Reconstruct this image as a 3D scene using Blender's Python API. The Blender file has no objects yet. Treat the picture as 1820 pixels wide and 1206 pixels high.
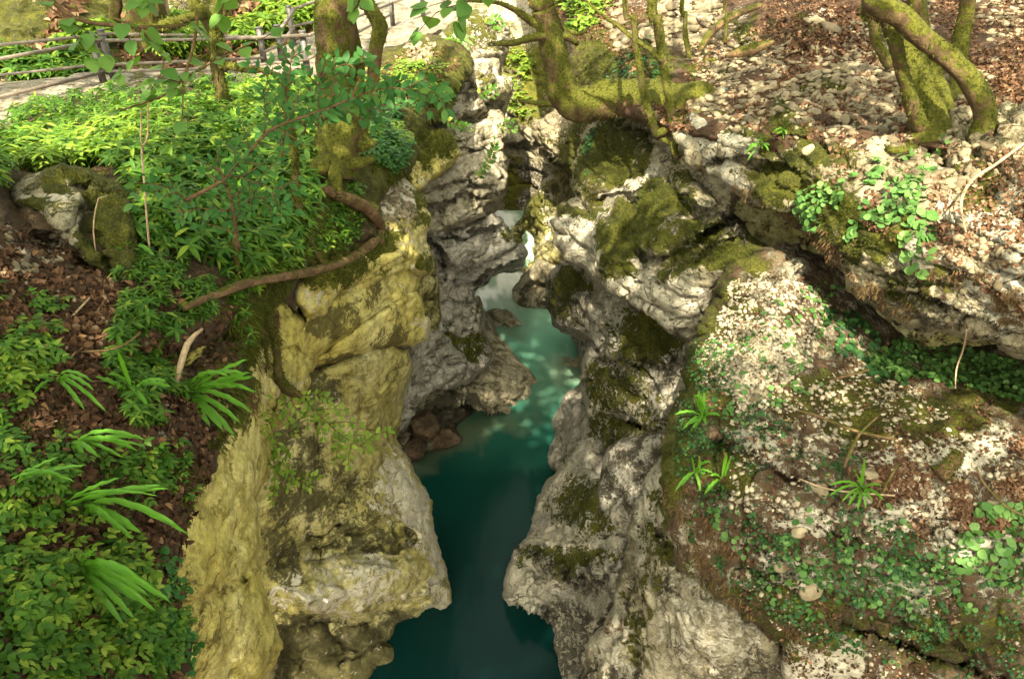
import bpy, math, random
import numpy as np
from mathutils import Vector, Matrix
R = math.radians
rng = np.random.default_rng(7); random.seed(7)
scn = bpy.context.scene; COL = scn.collection

# ------------------------------------------------------------ camera, sky, sun, exposure
F = 1415.0; PITCH = R(33); CAMZ = 9.0
cd = bpy.data.cameras.new('camera'); cam = bpy.data.objects.new('camera', cd); COL.objects.link(cam)
cd.sensor_width = 36; cd.lens = 36*F/1820; cd.clip_end = 500; cd.clip_start = .05
cam.location = (0, 0, CAMZ); cam.rotation_euler = (math.pi/2-PITCH, 0, 0); scn.camera = cam
SUN = Vector((-.10, -.62, .77)).normalized()
el = math.asin(SUN.z); az = math.atan2(SUN.x, SUN.y)
w = bpy.data.worlds.new('World'); scn.world = w; w.use_nodes = True
wn = w.node_tree; bg = wn.nodes['Background']
sky = wn.nodes.new('ShaderNodeTexSky'); sky.sky_type = 'NISHITA'; sky.sun_disc = False
sky.sun_elevation = el; sky.sun_rotation = az; sky.dust_density = 4; sky.air_density = .8; sky.ozone_density = .3
hs = wn.nodes.new('ShaderNodeHueSaturation'); hs.inputs['Saturation'].default_value = .3
tint = wn.nodes.new('ShaderNodeMixRGB'); tint.blend_type = 'MULTIPLY'; tint.inputs[0].default_value = 1; tint.inputs[2].default_value = (1, .95, .74, 1)
wn.links.new(sky.outputs[0], hs.inputs['Color']); wn.links.new(hs.outputs[0], tint.inputs[1]); wn.links.new(tint.outputs[0], bg.inputs[0]); bg.inputs[1].default_value = .15
sl = bpy.data.lights.new('sun', 'SUN'); sl.energy = 3.7; sl.angle = R(.6); sl.color = (1, .88, .66)
so = bpy.data.objects.new('sun', sl); COL.objects.link(so); so.rotation_euler = SUN.to_track_quat('Z', 'Y').to_euler(); so.location = (-10, -6, 20)
vs = scn.view_settings; vs.view_transform = 'Standard'; vs.look = 'None'; vs.exposure = 2.42; vs.gamma = 1; vs.use_curve_mapping = False
scn.cycles.max_bounces = 8; scn.cycles.diffuse_bounces = 4; scn.cycles.transparent_max_bounces = 8
scn.cycles.sample_clamp_indirect = 6

# ------------------------------------------------------------ maths
cP, sP = math.cos(PITCH), math.sin(PITCH)
def rays(px, py):
    u = (np.asarray(px, float)-910)/F; v = (np.asarray(py, float)-603)/F
    u, v = np.broadcast_arrays(u, v)
    return np.stack([u, cP-v*sP, -sP-v*cP], -1)
def at(px, py, Y):
    r = rays(px, py); return np.array([0, 0, CAMZ])+r*(np.asarray(Y)/r[..., 1])[..., None]
def V3(px, py, Y): return np.array(at(px, py, Y))
def _h(ix, iy, iz, s):
    n = (ix*374761393+iy*668265263+iz*1442695041+s*974634777) & 0xffffffff
    n = ((n ^ (n >> 13))*1274126177) & 0xffffffff
    return ((n ^ (n >> 16)) & 0xffff)/65535.0
def vnoise(p, s=0):
    p = np.asarray(p, float); i = np.floor(p).astype(np.int64); f = p-i; f = f*f*f*(f*(f*6-15)+10)
    x, y, z = i[..., 0], i[..., 1], i[..., 2]; fx, fy, fz = f[..., 0], f[..., 1], f[..., 2]
    def L(a, b, t): return a+(b-a)*t
    c = lambda a, b, d: _h(x+a, y+b, z+d, s)
    return L(L(L(c(0,0,0), c(1,0,0), fx), L(c(0,1,0), c(1,1,0), fx), fy), L(L(c(0,0,1), c(1,0,1), fx), L(c(0,1,1), c(1,1,1), fx), fy), fz)*2-1
def fbm(p, o=4, s=0, g=.5):
    r = 0; a = 1; t = 0; p = np.asarray(p, float)
    for k in range(o):
        r = r+a*vnoise(p*2.03**k+k*17.3, s+k); t += a; a *= g
    return r/t
def ridged(p, o=3, s=0):
    r = 0; a = 1; t = 0
    for k in range(o):
        r = r+a*(1-np.abs(vnoise(p*2.1**k+k*9.1, s+k))*2); t += a; a *= .5
    return r/t
def sstep(a, b, x):
    t = np.clip((x-a)/(b-a), 0, 1); return t*t*(3-2*t)
def worley(p, s=0):
    p = np.asarray(p, float); i = np.floor(p).astype(np.int64); f = p-i
    d1 = np.full(p.shape[:-1], 9.); d2 = d1.copy(); cid = np.zeros(p.shape[:-1])
    for a in (-1, 0, 1):
        for b in (-1, 0, 1):
            for c in (-1, 0, 1):
                x, y, z = i[..., 0]+a, i[..., 1]+b, i[..., 2]+c
                dx = a+_h(x, y, z, s)-f[..., 0]; dy = b+_h(x, y, z, s+1)-f[..., 1]; dz = c+_h(x, y, z, s+2)-f[..., 2]
                d = np.sqrt(dx*dx+dy*dy+dz*dz); h = _h(x, y, z, s+3)
                m = d < d1; d2 = np.where(m, d1, np.minimum(d2, d)); cid = np.where(m, h, cid); d1 = np.where(m, d, d1)
    return d1, d2, cid
def smooth_poly(P, n=6, closed=True):
    P = np.array(P, float); N = len(P); out = []
    for i in range(N if closed else N-1):
        if closed: a, b, c, d = P[(i-1) % N], P[i], P[(i+1) % N], P[(i+2) % N]
        else: a, b, c, d = P[max(i-1, 0)], P[i], P[i+1], P[min(i+2, N-1)]
        for k in range(n):
            t = k/n
            out.append(.5*((2*b)+(-a+c)*t+(2*a-5*b+4*c-d)*t*t+(-a+3*b-3*c+d)*t**3))
    if not closed: out.append(P[-1])
    return np.array(out)
def seg_dist(X, Y, P, closed):
    best = np.full(X.shape, 1e9); N = len(P)
    for i in range(N if closed else N-1):
        a = P[i]; b = P[(i+1) % N]; d = b-a; l = d@d+1e-9
        t = np.clip(((X-a[0])*d[0]+(Y-a[1])*d[1])/l, 0, 1)
        q = (X-a[0]-t*d[0])**2+(Y-a[1]-t*d[1])**2
        best = np.minimum(best, q)
    return np.sqrt(best)
def inside(X, Y, P):
    r = np.zeros(X.shape, bool); N = len(P)
    for i in range(N):
        x1, y1 = P[i]; x2, y2 = P[(i+1) % N]
        if y1 == y2: continue
        m = ((y1 > Y) != (y2 > Y)) & (X < (x2-x1)*(Y-y1)/(y2-y1)+x1); r ^= m
    return r
def tps(ctrl):
    C = np.array(ctrl, float); xy = C[:, :2]/300; n = len(C)
    K = lambda d: np.where(d > 1e-9, d*d*np.log(d+1e-12), 0)
    D = np.linalg.norm(xy[:, None]-xy[None], axis=-1)
    A = np.zeros((n+3, n+3)); A[:n, :n] = K(D)+np.eye(n)*.002; A[:n, n] = 1; A[:n, n+1:] = xy; A[n, :n] = 1; A[n+1:, :n] = xy.T
    wv = np.linalg.solve(A, np.r_[np.log(C[:, 2]), 0, 0, 0])
    def f(X, Y):
        X = X/300; Y = Y/300; r = wv[n]+wv[n+1]*X+wv[n+2]*Y
        for k in range(n): r = r+wv[k]*K(np.hypot(X-xy[k, 0], Y-xy[k, 1]))
        return np.exp(r)
    return f
def blobs(X, Y, L, seed=3):
    r = np.zeros(X.shape)
    if not L: return r
    wx = X+16*vnoise(np.stack([X/22, Y/22, X*0], -1), seed)+8*vnoise(np.stack([X/9, Y/9, X*0], -1), seed+5)
    wy = Y+16*vnoise(np.stack([X/22, Y/22, X*0+5], -1), seed)+8*vnoise(np.stack([X/9, Y/9, X*0+5], -1), seed+5)
    for b in L:
        x, y, rx, ry, s = b[:5]; an = R(b[5]) if len(b) > 5 else 0
        dx = wx-x; dy = wy-y; ca, sa = math.cos(an), math.sin(an)
        q = ((dx*ca+dy*sa)/rx)**2+((-dx*sa+dy*ca)/ry)**2
        v = s*np.clip(1.25-.62*q, 0, 1)
        r = np.maximum(r, v) if s > 0 else r+v
    return np.clip(r, 0, 1)

# ------------------------------------------------------------ objects
def props(o, label=None, cat=None, group=None, kind=None):
    if label: o['label'] = label
    if cat: o['category'] = cat
    if group: o['group'] = group
    if kind: o['kind'] = kind
    return o
def mesh(name, V, Fs, mat, attrs=None, smooth=True):
    V = np.asarray(V, np.float32); me = bpy.data.meshes.new(name)
    Fs = [np.asarray(f, np.int32) for f in (Fs if isinstance(Fs, list) else [Fs]) if len(f)]
    loops = np.concatenate([f.ravel() for f in Fs]); cnt = np.concatenate([np.full(len(f), f.shape[1]) for f in Fs])
    me.vertices.add(len(V)); me.vertices.foreach_set('co', V.ravel())
    me.loops.add(len(loops)); me.loops.foreach_set('vertex_index', loops)
    me.polygons.add(len(cnt)); st = np.r_[0, np.cumsum(cnt)[:-1]]
    me.polygons.foreach_set('loop_start', st.astype(np.int32)); me.polygons.foreach_set('loop_total', cnt.astype(np.int32))
    if smooth: me.polygons.foreach_set('use_smooth', np.ones(len(cnt), bool))
    for k, a in (attrs or {}).items():
        at_ = me.attributes.new(k, 'FLOAT', 'POINT'); at_.data.foreach_set('value', np.asarray(a, np.float32).ravel())
    me.update(calc_edges=True); me.validate(); me.materials.append(mat); return me
def obj(name, V, Fs, mat, parent=None, attrs=None, smooth=True, origin=None):
    V = np.asarray(V, float)
    if origin is not None: V = V-np.asarray(origin)
    elif parent is not None: V = V-np.array(parent.location)
    o = bpy.data.objects.new(name, mesh(name, V, Fs, mat, attrs, smooth)); COL.objects.link(o)
    if parent is not None: o.parent = parent
    elif origin is not None: o.location = tuple(origin)
    return o
def empty(name, loc, label, cat, group=None):
    o = bpy.data.objects.new(name, None); COL.objects.link(o); o.location = tuple(loc); o.empty_display_size = .2
    return props(o, label, cat, group)

# ------------------------------------------------------------ materials
class NT:
    def __init__(s, name):
        s.m = bpy.data.materials.new(name); s.m.use_nodes = True; s.t = s.m.node_tree; s.b = s.t.nodes['Principled BSDF']; s.out = s.t.nodes['Material Output']
    def n(s, t, **k):
        x = s.t.nodes.new('ShaderNode'+t)
        for a, b in k.items(): setattr(x, a, b)
        return x
    def l(s, a, b): s.t.links.new(a, b)
    def pos(s): return s.n('TexCoord').outputs['Object']
    def setv(s, inp, v):
        if hasattr(v, 'node'): s.l(v, inp)
        else: inp.default_value = v
    def noise(s, sc, det=6, rough=.55, co=None, dist=0):
        x = s.n('TexNoise'); x.inputs['Scale'].default_value = sc; x.inputs['Detail'].default_value = det; x.inputs['Roughness'].default_value = rough
        x.inputs['Distortion'].default_value = dist; s.l(co or s.co, x.inputs['Vector']); return x.outputs['Fac']
    def math(s, op, a, b=0, c=None):
        x = s.n('Math', operation=op); s.setv(x.inputs[0], a); s.setv(x.inputs[1], b)
        if c is not None: s.setv(x.inputs[2], c)
        return x.outputs[0]
    def map(s, v, a, b, c=0, d=1):
        x = s.n('MapRange', interpolation_type='SMOOTHSTEP'); s.setv(x.inputs[0], v)
        for i, q in enumerate((a, b, c, d)): x.inputs[i+1].default_value = q
        return x.outputs[0]
    def mix(s, f, a, b, mode='MIX'):
        x = s.n('MixRGB', blend_type=mode); s.setv(x.inputs[0], f)
        for i, q in ((1, a), (2, b)):
            if hasattr(q, 'node'): s.l(q, x.inputs[i])
            else: x.inputs[i].default_value = tuple(q)+(1,) if len(q) == 3 else q
        return x.outputs[0]
    def attr(s, n):
        x = s.n('Attribute'); x.attribute_name = n; return x.outputs['Fac']

def rock_mat(name, c1, c2, c3, mossA=(.045, .05, .006), mossB=(.13, .13, .012), soil=(.085, .045, .022), bump=1.0, streak=0.0, rough=.9, stain_shade_col=(.035, .03, .018), layered=True, lich=(.50, .465, .36)):
    t = NT(name); t.co = t.pos()
    n1 = t.noise(.9, 5, .6, dist=.4); n2 = t.noise(4.5, 8, .65); n3 = t.noise(26, 6, .7); n4 = t.noise(90, 3, .6)
    c = t.mix(t.map(n1, .35, .65), c1, c2); c = t.mix(t.map(n2, .42, .66), c, c3)
    c = t.mix(t.map(t.noise(7, 9, .75, dist=.3), .47, .66, 0, .78), c, t.mix(1, c, (.30, .27, .20), 'MULTIPLY'))
    c = t.mix(t.map(n3, .50, .68, 0, .6), c, t.mix(1, c, (.35, .32, .25), 'MULTIPLY'))
    # grain
    c = t.mix(t.map(n4, .35, .7, .0, .35), c, (.04, .035, .025), 'MIX')
    if streak:
        mp = t.n('Mapping'); mp.inputs['Scale'].default_value = (5, 5, .5); t.l(t.co, mp.inputs[0])
        sn = t.noise(1.5, 6, .6, mp.outputs[0]); c = t.mix(t.map(sn, .5, .68, 0, streak), c, stain_shade_col)
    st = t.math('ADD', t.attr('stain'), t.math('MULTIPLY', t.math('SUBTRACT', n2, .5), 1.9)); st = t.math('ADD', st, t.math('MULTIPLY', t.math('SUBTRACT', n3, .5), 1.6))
    c = t.mix(t.map(st, .40, .75, 0, .85), c, stain_shade_col)  # real stains, plus shade painted under ledges and into crevices
    # soil / humus
    c = t.mix(0, c, c)
    so_ = t.math('ADD', t.attr('soil'), t.math('ADD', t.math('MULTIPLY', t.math('SUBTRACT', n2, .5), 1.8), t.math('SUBTRACT', n3, .5)))
    sc = t.mix(t.map(n3, .3, .7), soil, tuple(x*.35 for x in soil)); c = t.mix(t.map(so_, .45, .6), c, sc)
    # lichen, crisp blotches
    ln = t.noise(9, 9, .72, dist=.6); li = t.math('ADD', t.math('MULTIPLY', t.attr('lichen'), .5), t.math('MULTIPLY', t.math('ADD', ln, t.math('MULTIPLY', t.math('SUBTRACT', n3, .5), .45)), 1.15))
    lf = t.map(li, .80, .88); c = t.mix(lf, c, t.mix(t.map(n3, .35, .65), lich, tuple(x*.72 for x in lich)))
    # moss
    ge = t.n('NewGeometry'); sx = t.n('SeparateXYZ'); t.l(ge.outputs['Normal'], sx.inputs[0])
    mo = t.math('ADD', t.math('MULTIPLY', t.attr('moss'), .62), t.math('MULTIPLY', t.math('SUBTRACT', ln, .5), 1.5))
    mo = t.math('ADD', mo, t.math('MULTIPLY', t.math('SUBTRACT', n3, .5), .9)); mo = t.math('ADD', mo, t.math('MULTIPLY', sx.outputs['Z'], .13))
    mf = t.map(mo, .40, .50); n5 = t.noise(60, 4, .7)
    mc = t.mix(t.map(n2, .35, .65), mossA, mossB); mc = t.mix(t.map(n5, .35, .65, .0, .75), mc, tuple(x*.35 for x in mossA))
    c = t.mix(mf, c, mc)
    t.l(c, t.b.inputs['Base Color']); t.b.inputs['Roughness'].default_value = rough; t.b.inputs['Specular IOR Level'].default_value = .25
    wv = t.n('VectorMath', operation='ADD'); dn = t.n('TexNoise'); dn.inputs['Scale'].default_value = 1.6; dn.inputs['Detail'].default_value = 4; t.l(t.co, dn.inputs['Vector']); sc_ = t.n('VectorMath', operation='SCALE'); sc_.inputs['Scale'].default_value = .35; t.l(dn.outputs['Color'], sc_.inputs[0]); t.l(t.co, wv.inputs[0]); t.l(sc_.outputs[0], wv.inputs[1])
    mp2 = t.n('Mapping'); mp2.inputs['Scale'].default_value = (1.1, 1.1, 7.5); mp2.inputs['Rotation'].default_value = (.12, .16, 0); t.l(wv.outputs[0], mp2.inputs[0]); bed_ = t.noise(1.3, 6, .62, mp2.outputs[0])
    mp3 = t.n('Mapping'); mp3.inputs['Scale'].default_value = (1.1, 1.1, 3.2); t.l(wv.outputs[0], mp3.inputs[0]); vo = t.n('TexVoronoi', feature='DISTANCE_TO_EDGE'); vo.inputs['Scale'].default_value = 1.5; t.l(mp3.outputs[0], vo.inputs['Vector'])
    crk = t.math('MULTIPLY', t.map(vo.outputs['Distance'], 0, .022, 1, 0), t.map(n2, .42, .6)); crk = t.math('MULTIPLY', crk, t.math('SUBTRACT', 1, mf)) if layered else t.math('MULTIPLY', crk, 0)
    c = t.mix(t.math('MULTIPLY', crk, .75), c, tuple(x*.8 for x in stain_shade_col)); t.l(c, t.b.inputs['Base Color'])
    h = t.math('ADD', t.math('MULTIPLY', t.noise(16, 9, .68), .05), t.math('MULTIPLY', n4, .010)); h = t.math('ADD', h, t.math('MULTIPLY', n3, .028))
    if layered: h = t.math('ADD', h, t.math('MULTIPLY', bed_, .16)); h = t.math('SUBTRACT', h, t.math('MULTIPLY', crk, .03))
    h = t.math('ADD', h, t.math('MULTIPLY', t.math('MULTIPLY', n5, mf), .035)); h = t.math('ADD', h, t.math('MULTIPLY', lf, .012))
    bp = t.n('Bump'); bp.inputs['Strength'].default_value = .9*min(bump, 1); bp.inputs['Distance'].default_value = bump; t.l(h, bp.inputs['Height']); t.l(bp.outputs[0], t.b.inputs['Normal'])
    return t.m
GREY = rock_mat('grey limestone', (.42, .40, .34), (.54, .52, .45), (.30, .28, .21), streak=.25)
YEL = rock_mat('ochre algae limestone', (.54, .47, .12), (.62, .56, .23), (.36, .31, .07), mossA=(.06, .06, .006), streak=.35, bump=.5, stain_shade_col=(.05, .042, .012))
OLI = rock_mat('olive stained limestone', (.39, .35, .11), (.50, .465, .22), (.21, .185, .05), streak=.5, bump=.55, stain_shade_col=(.035, .032, .012))
PALE = rock_mat('pale lichened limestone', (.32, .29, .19), (.42, .385, .27), (.17, .145, .08), streak=.12)
BROWN = rock_mat('wet brown rock', (.17, .11, .06), (.26, .19, .12), (.08, .05, .03), rough=.35)
WARM = rock_mat('sunlit warm limestone', (.36, .31, .19), (.46, .41, .27), (.22, .18, .10))
FAR = rock_mat('sunlit far limestone', (.46, .41, .25), (.54, .50, .35), (.24, .20, .10), mossA=(.10, .11, .012), mossB=(.24, .24, .03))  # pale far rock, colour brightened further so the gorge end looks sunlit
BEIGE = rock_mat('sunlit beige limestone', (.50, .455, .33), (.60, .56, .44), (.33, .29, .18))  # sunlit brightness of the upper middle wall put into this colour
SOIL = rock_mat('forest soil', (.10, .062, .032), (.075, .042, .02), (.15, .11, .06), bump=1, layered=False)
PATHM = rock_mat('pale cobbled path', (.27, .24, .18), (.34, .31, .24), (.17, .145, .10), layered=False)

def leaf_mat(name, ca, cb, cc=None, trans=.35, rough=.55, veins=True, hue=.03):
    t = NT(name); t.co = t.pos(); g = t.n('NewGeometry'); r = g.outputs['Random Per Island']
    cr = t.n('ValToRGB'); t.l(r, cr.inputs[0]); e = cr.color_ramp.elements
    e[0].color = ca+(1,); e[1].color = cb+(1,)
    if cc: x = cr.color_ramp.elements.new(.82); x.color = cb+(1,); e[-1].color = cc+(1,)
    c = t.mix(t.map(t.noise(7, 3), .3, .7, 0, .3), cr.outputs[0], tuple(x*.5 for x in ca))
    c = t.mix(t.map(t.noise(160, 3), .45, .75, 0, .35), c, tuple(x*.6 for x in cb))
    t.l(c, t.b.inputs['Base Color']); t.b.inputs['Roughness'].default_value = rough; t.b.inputs['Specular IOR Level'].default_value = .22
    if trans:
        tr = t.n('BsdfTranslucent'); t.l(t.mix(1, c, (1.6, 1.5, .6), 'MULTIPLY'), tr.inputs[0]); mx = t.n('MixShader'); mx.inputs[0].default_value = trans
        t.l(t.b.outputs[0], mx.inputs[1]); t.l(tr.outputs[0], mx.inputs[2]); t.l(mx.outputs[0], t.out.inputs[0])
    return t.m
HERB = leaf_mat('herb leaf', (.03, .10, .012), (.095, .20, .02), (.24, .32, .035))
HERBY = leaf_mat('bright sunlit herb leaf', (.08, .17, .018), (.19, .30, .03), (.34, .42, .07))  # yellower herb green, sunlight of the lit patches put into the colour
TEAL = leaf_mat('blue green leaf', (.025, .105, .024), (.06, .175, .036), (.13, .24, .045))
BIGL = leaf_mat('broad leaf', (.08, .20, .04), (.16, .30, .06))
FERN = leaf_mat('fern frond', (.05, .19, .015), (.12, .29, .025), (.22, .32, .03), rough=.42)
IVY = leaf_mat('ivy leaf', (.014, .05, .014), (.028, .095, .022), (.09, .17, .035), trans=.15)
PENNY = leaf_mat('round fleshy leaf', (.04, .115, .025), (.11, .21, .05), trans=.15)
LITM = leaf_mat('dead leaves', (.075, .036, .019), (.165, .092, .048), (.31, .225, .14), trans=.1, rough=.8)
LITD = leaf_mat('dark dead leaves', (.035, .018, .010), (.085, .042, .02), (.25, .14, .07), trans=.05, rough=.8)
MOSSM = leaf_mat('moss tuft', (.035, .045, .005), (.08, .095, .009), (.15, .16, .018), trans=.25, rough=.8)
ROOTM = leaf_mat('root hairs', (.07, .042, .018), (.17, .11, .045), trans=.1, rough=.9)
CANM = leaf_mat('canopy leaf', (.06, .15, .02), (.14, .26, .03), trans=.35)
def bark_mat(name, a, b, moss=.5):
    t = NT(name); t.co = t.pos(); n1 = t.noise(7, 7, .65); n2 = t.noise(40, 5, .7)
    c = t.mix(t.map(n1, .35, .65), a, b); c = t.mix(t.map(n2, .4, .7, 0, .6), c, tuple(x*.35 for x in a))
    ge = t.n('NewGeometry'); sx = t.n('SeparateXYZ'); t.l(ge.outputs['Normal'], sx.inputs[0])
    m = t.math('ADD', t.math('MULTIPLY', sx.outputs['Z'], .25), t.noise(5, 8, .7)); mf = t.map(m, .68-moss*.35, .76-moss*.35)
    mc = t.mix(t.map(n2, .35, .65), (.028, .032, .004), (.09, .092, .010)); c = t.mix(mf, c, mc)
    t.l(c, t.b.inputs['Base Color']); t.b.inputs['Roughness'].default_value = .9; t.b.inputs['Specular IOR Level'].default_value = .2
    bp = t.n('Bump'); bp.inputs['Distance'].default_value = .03; t.l(t.math('ADD', n1, t.math('MULTIPLY', n2, .4)), bp.inputs['Height']); t.l(bp.outputs[0], t.b.inputs['Normal'])
    return t.m
BARK = bark_mat('mossy bark', (.055, .034, .016), (.13, .09, .042), .72)
BARK2 = bark_mat('thin mossy bark', (.07, .052, .022), (.14, .11, .045), .7)
TWIG = bark_mat('brown twig', (.10, .06, .03), (.19, .12, .06), .1)
DRYT = bark_mat('dry pale twig', (.30, .22, .13), (.42, .32, .2), -.3)
def stone_mat(name, a, b):
    t = NT(name); t.co = t.pos(); oi = t.n('ObjectInfo'); g = t.n('NewGeometry')
    r = t.math('FRACT', t.math('ADD', oi.outputs['Random'], g.outputs['Random Per Island']))
    c = t.mix(r, a, b); c = t.mix(t.map(t.noise(14, 5), .4, .7, 0, .6), c, tuple(x*.6 for x in a)); c = t.mix(t.map(t.noise(5, 6), .52, .68, 0, .4), c, (.16, .13, .06))
    t.l(c, t.b.inputs['Base Color']); t.b.inputs['Roughness'].default_value = .85
    bp = t.n('Bump'); bp.inputs['Distance'].default_value = .008; t.l(t.noise(30, 5), bp.inputs['Height']); t.l(bp.outputs[0], t.b.inputs['Normal'])
    return t.m
STONE = stone_mat('pale stone', (.10, .078, .042), (.30, .25, .155))
GRAV = stone_mat('pale gravel', (.17, .14, .085), (.44, .39, .28))
STEEL = NT('grey painted steel'); STEEL.co = STEEL.pos(); STEEL.l(STEEL.mix(STEEL.map(STEEL.noise(12), .4, .7), (.04, .037, .034), (.07, .062, .052)), STEEL.b.inputs['Base Color']); STEEL.b.inputs['Roughness'].default_value = .5; STEEL = STEEL.m
RAILM = NT('brown grey rail'); RAILM.co = RAILM.pos(); RAILM.l(RAILM.mix(RAILM.map(RAILM.noise(12), .4, .7), (.085, .068, .05), (.13, .105, .078)), RAILM.b.inputs['Base Color']); RAILM.b.inputs['Roughness'].default_value = .5; RAILM = RAILM.m

# ------------------------------------------------------------ rock patches
SURF = {}; MOSSG = {}
def patch(name, poly, ctrl, mat, step=3.0, roll=18, rollm=.35, skirt=1.2, ledges=(), cracks=(), bumps=(), amp=.10, fr=1.1, strata=.05, tilt=(0, .12, 1), lay=.22,
          fine=.02, block=.05, moss=(), stain=(), lichen=(), soil=(), base=(0, 0, 0, 0), seed=1, jit=3, label=None, cat=None, kind='structure', group=None, key=None):
    P = smooth_poly(poly, 9)
    P = P+jit*sum(a_*np.stack([vnoise(np.c_[P/l_, P[:, 0]*0], seed+l_), vnoise(np.c_[P/l_, P[:, 0]*0+7], seed+l_)], -1) for a_, l_ in ((1.2, 22), (.7, 9), (.35, 4)))
    x0, y0 = P.min(0)-step; x1, y1 = P.max(0)+step
    xs = np.arange(x0, x1+step, step); ys = np.arange(y0, y1+step, step); X, Y = np.meshgrid(xs, ys)
    d = seg_dist(X, Y, P, True); ins = inside(X, Y, P); sd = np.where(ins, d, -d)
    gy, gx = np.gradient(sd, step); gl = np.hypot(gx, gy)+1e-6
    cell = (ins[:-1, :-1] | ins[1:, :-1] | ins[:-1, 1:] | ins[1:, 1:])
    used = np.zeros(X.shape, bool); used[:-1, :-1] |= cell; used[1:, :-1] |= cell; used[:-1, 1:] |= cell; used[1:, 1:] |= cell
    out = used & ~ins; X = np.where(out, X-sd*gx/gl, X); Y = np.where(out, Y-sd*gy/gl, Y); dd = np.where(out, 0, np.maximum(sd, 0))
    Yd = tps(ctrl)(X, Y); ray = rays(X, Y); s = Yd/ray[..., 1]; rl = np.linalg.norm(ray, axis=-1)
    q = np.clip(dd/roll, 0, 1); back = rollm*(1-np.sqrt(np.clip(1-(1-q)**2, 0, 1)))
    wob = 1+.5*vnoise(np.stack([X/40, Y/40, X*0], -1), seed+9)
    xx = X+7*vnoise(np.stack([X/25, Y/25, X*0], -1), seed+4)+2.5*vnoise(np.stack([X/7, Y/7, X*0], -1), seed+4)
    yy = Y+7*vnoise(np.stack([X/25, Y/25, X*0+9], -1), seed+4)+2.5*vnoise(np.stack([X/7, Y/7, X*0+9], -1), seed+4)
    for (pl, dep, fall) in ledges:           # overhangs: below the line the rock steps back
        L = np.array(pl, float); yl = np.interp(xx, L[:, 0], L[:, 1]); e = 26
        fd = sstep(L[0, 0]-1, L[0, 0]+e, xx)*(1-sstep(L[-1, 0]-e, L[-1, 0]+1, xx)); dy = yy-yl
        back = back+fd*1.3*dep*wob*np.where(dy > 0, sstep(-1, 3.5, dy)*np.exp(-np.maximum(dy-2, 0)/fall), -.35*np.exp(np.minimum(dy, 0)/(fall*.5)))
    for (pl, dep, wd) in cracks:
        back = back+1.8*dep*wob*np.exp(-(seg_dist(xx, yy, np.array(pl, float), False)/(wd*1.2+.6))**2)
    for b in bumps:
        bx, by, rx, ry, m = b[:5]; an = R(b[5]) if len(b) > 5 else 0; dx = xx-bx; dy = yy-by; ca, sa = math.cos(an), math.sin(an)
        qq = ((dx*ca+dy*sa)/rx)**2+((-dx*sa+dy*ca)/ry)**2; back = back-m*np.sqrt(np.clip(1-qq, 0, 1))*sstep(1, .7, qq)
    Wp = np.array([0, 0, CAMZ])+ray*(s+back/rl)[..., None]
    def normals(Wp):
        a = np.gradient(Wp, axis=1); b = np.gradient(Wp, axis=0); n = np.cross(b, a); n /= np.linalg.norm(n, axis=-1, keepdims=True)+1e-9
        f = (n*ray).sum(-1) > 0; n[f] *= -1; return n
    N = normals(Wp)
    for _ in range(2): N[1:-1, 1:-1] = (N[1:-1, 1:-1]*2+N[:-2, 1:-1]+N[2:, 1:-1]+N[1:-1, :-2]+N[1:-1, 2:])/6
    N /= np.linalg.norm(N, axis=-1, keepdims=True)+1e-9; sel = used; Q = Wp[sel]; so_ = seed*3.7
    h = amp*fbm(Q*fr+so_, 4, seed, .42)+fine*1.4*fbm(Q*9+so_, 3, seed+20)+.25*amp*(ridged(Q*np.array([1.6, 1.6, 3.0])+so_+.3*fbm(Q*2.5, 2, seed)[:, None], 4, seed+50)-.3)
    if block: d1, d2, ci = worley(Q*np.array([1.3, 1.3, 2.4])+so_+.4*np.stack([fbm(Q*2, 2, 5), fbm(Q*2, 2, 6), fbm(Q*2, 2, 7)], -1), seed); h += block*((ci-.5)*.7)*sstep(.0, .06, d2-d1)-block*.9*(1-sstep(0, .05, d2-d1))*sstep(-.2, .2, fbm(Q*1.1+9, 2, seed+60))
    if strata:
        tn = np.array(tilt, float); tn /= np.linalg.norm(tn)
        wv = (Q@tn+.22*fbm(Q*.9+so_, 3, seed+31)+.03*fbm(Q*5, 2, seed+33))/lay
        wv2 = wv+.6*vnoise(np.c_[Q[:, :2]*.5, np.floor(wv)], seed+2); li = np.floor(wv2).astype(np.int64); lf = wv2-li
        hv = _h(li, li*0+seed, li*0, 5); msk = sstep(-.35, .25, fbm(Q*.7+3, 2, seed+40))
        h += strata*msk*((hv-.5)*1.1+.35*np.clip(1-(2*lf-1)**4, 0, 1)-1.3*np.exp(-(np.minimum(lf, 1-lf)/.08)**2))
    Wp[sel] = Q+N[sel]*(h*np.clip(dd/10, 0, 1)[sel])[:, None]
    N2 = normals(Wp)
    idx = -np.ones(X.shape, np.int64); idx[used] = np.arange(used.sum()); cy, cx = np.nonzero(cell)
    Fq = np.stack([idx[cy, cx], idx[cy+1, cx], idx[cy+1, cx+1], idx[cy, cx+1]], -1)
    V = Wp[used]; A = {}
    for nm, L, k in (('moss', moss, 0), ('stain', stain, 1), ('lichen', lichen, 2), ('soil', soil, 3)):
        A[nm] = np.clip(blobs(X, Y, [b for b in L if b[4] > 0], seed+k)+base[k], 0, 1)
        for b in L:
            if b[4] < 0: A[nm] = A[nm]*(1-blobs(X, Y, [b[:4]+(-b[4],)+b[5:]], seed+k))
        if nm == 'moss': Mg = A[nm].copy()
        A[nm] = A[nm][used]
    # skirt running back into the cliff
    E = np.concatenate([Fq[:, [0, 1]], Fq[:, [1, 2]], Fq[:, [2, 3]], Fq[:, [3, 0]]]); keyE = {}
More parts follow.
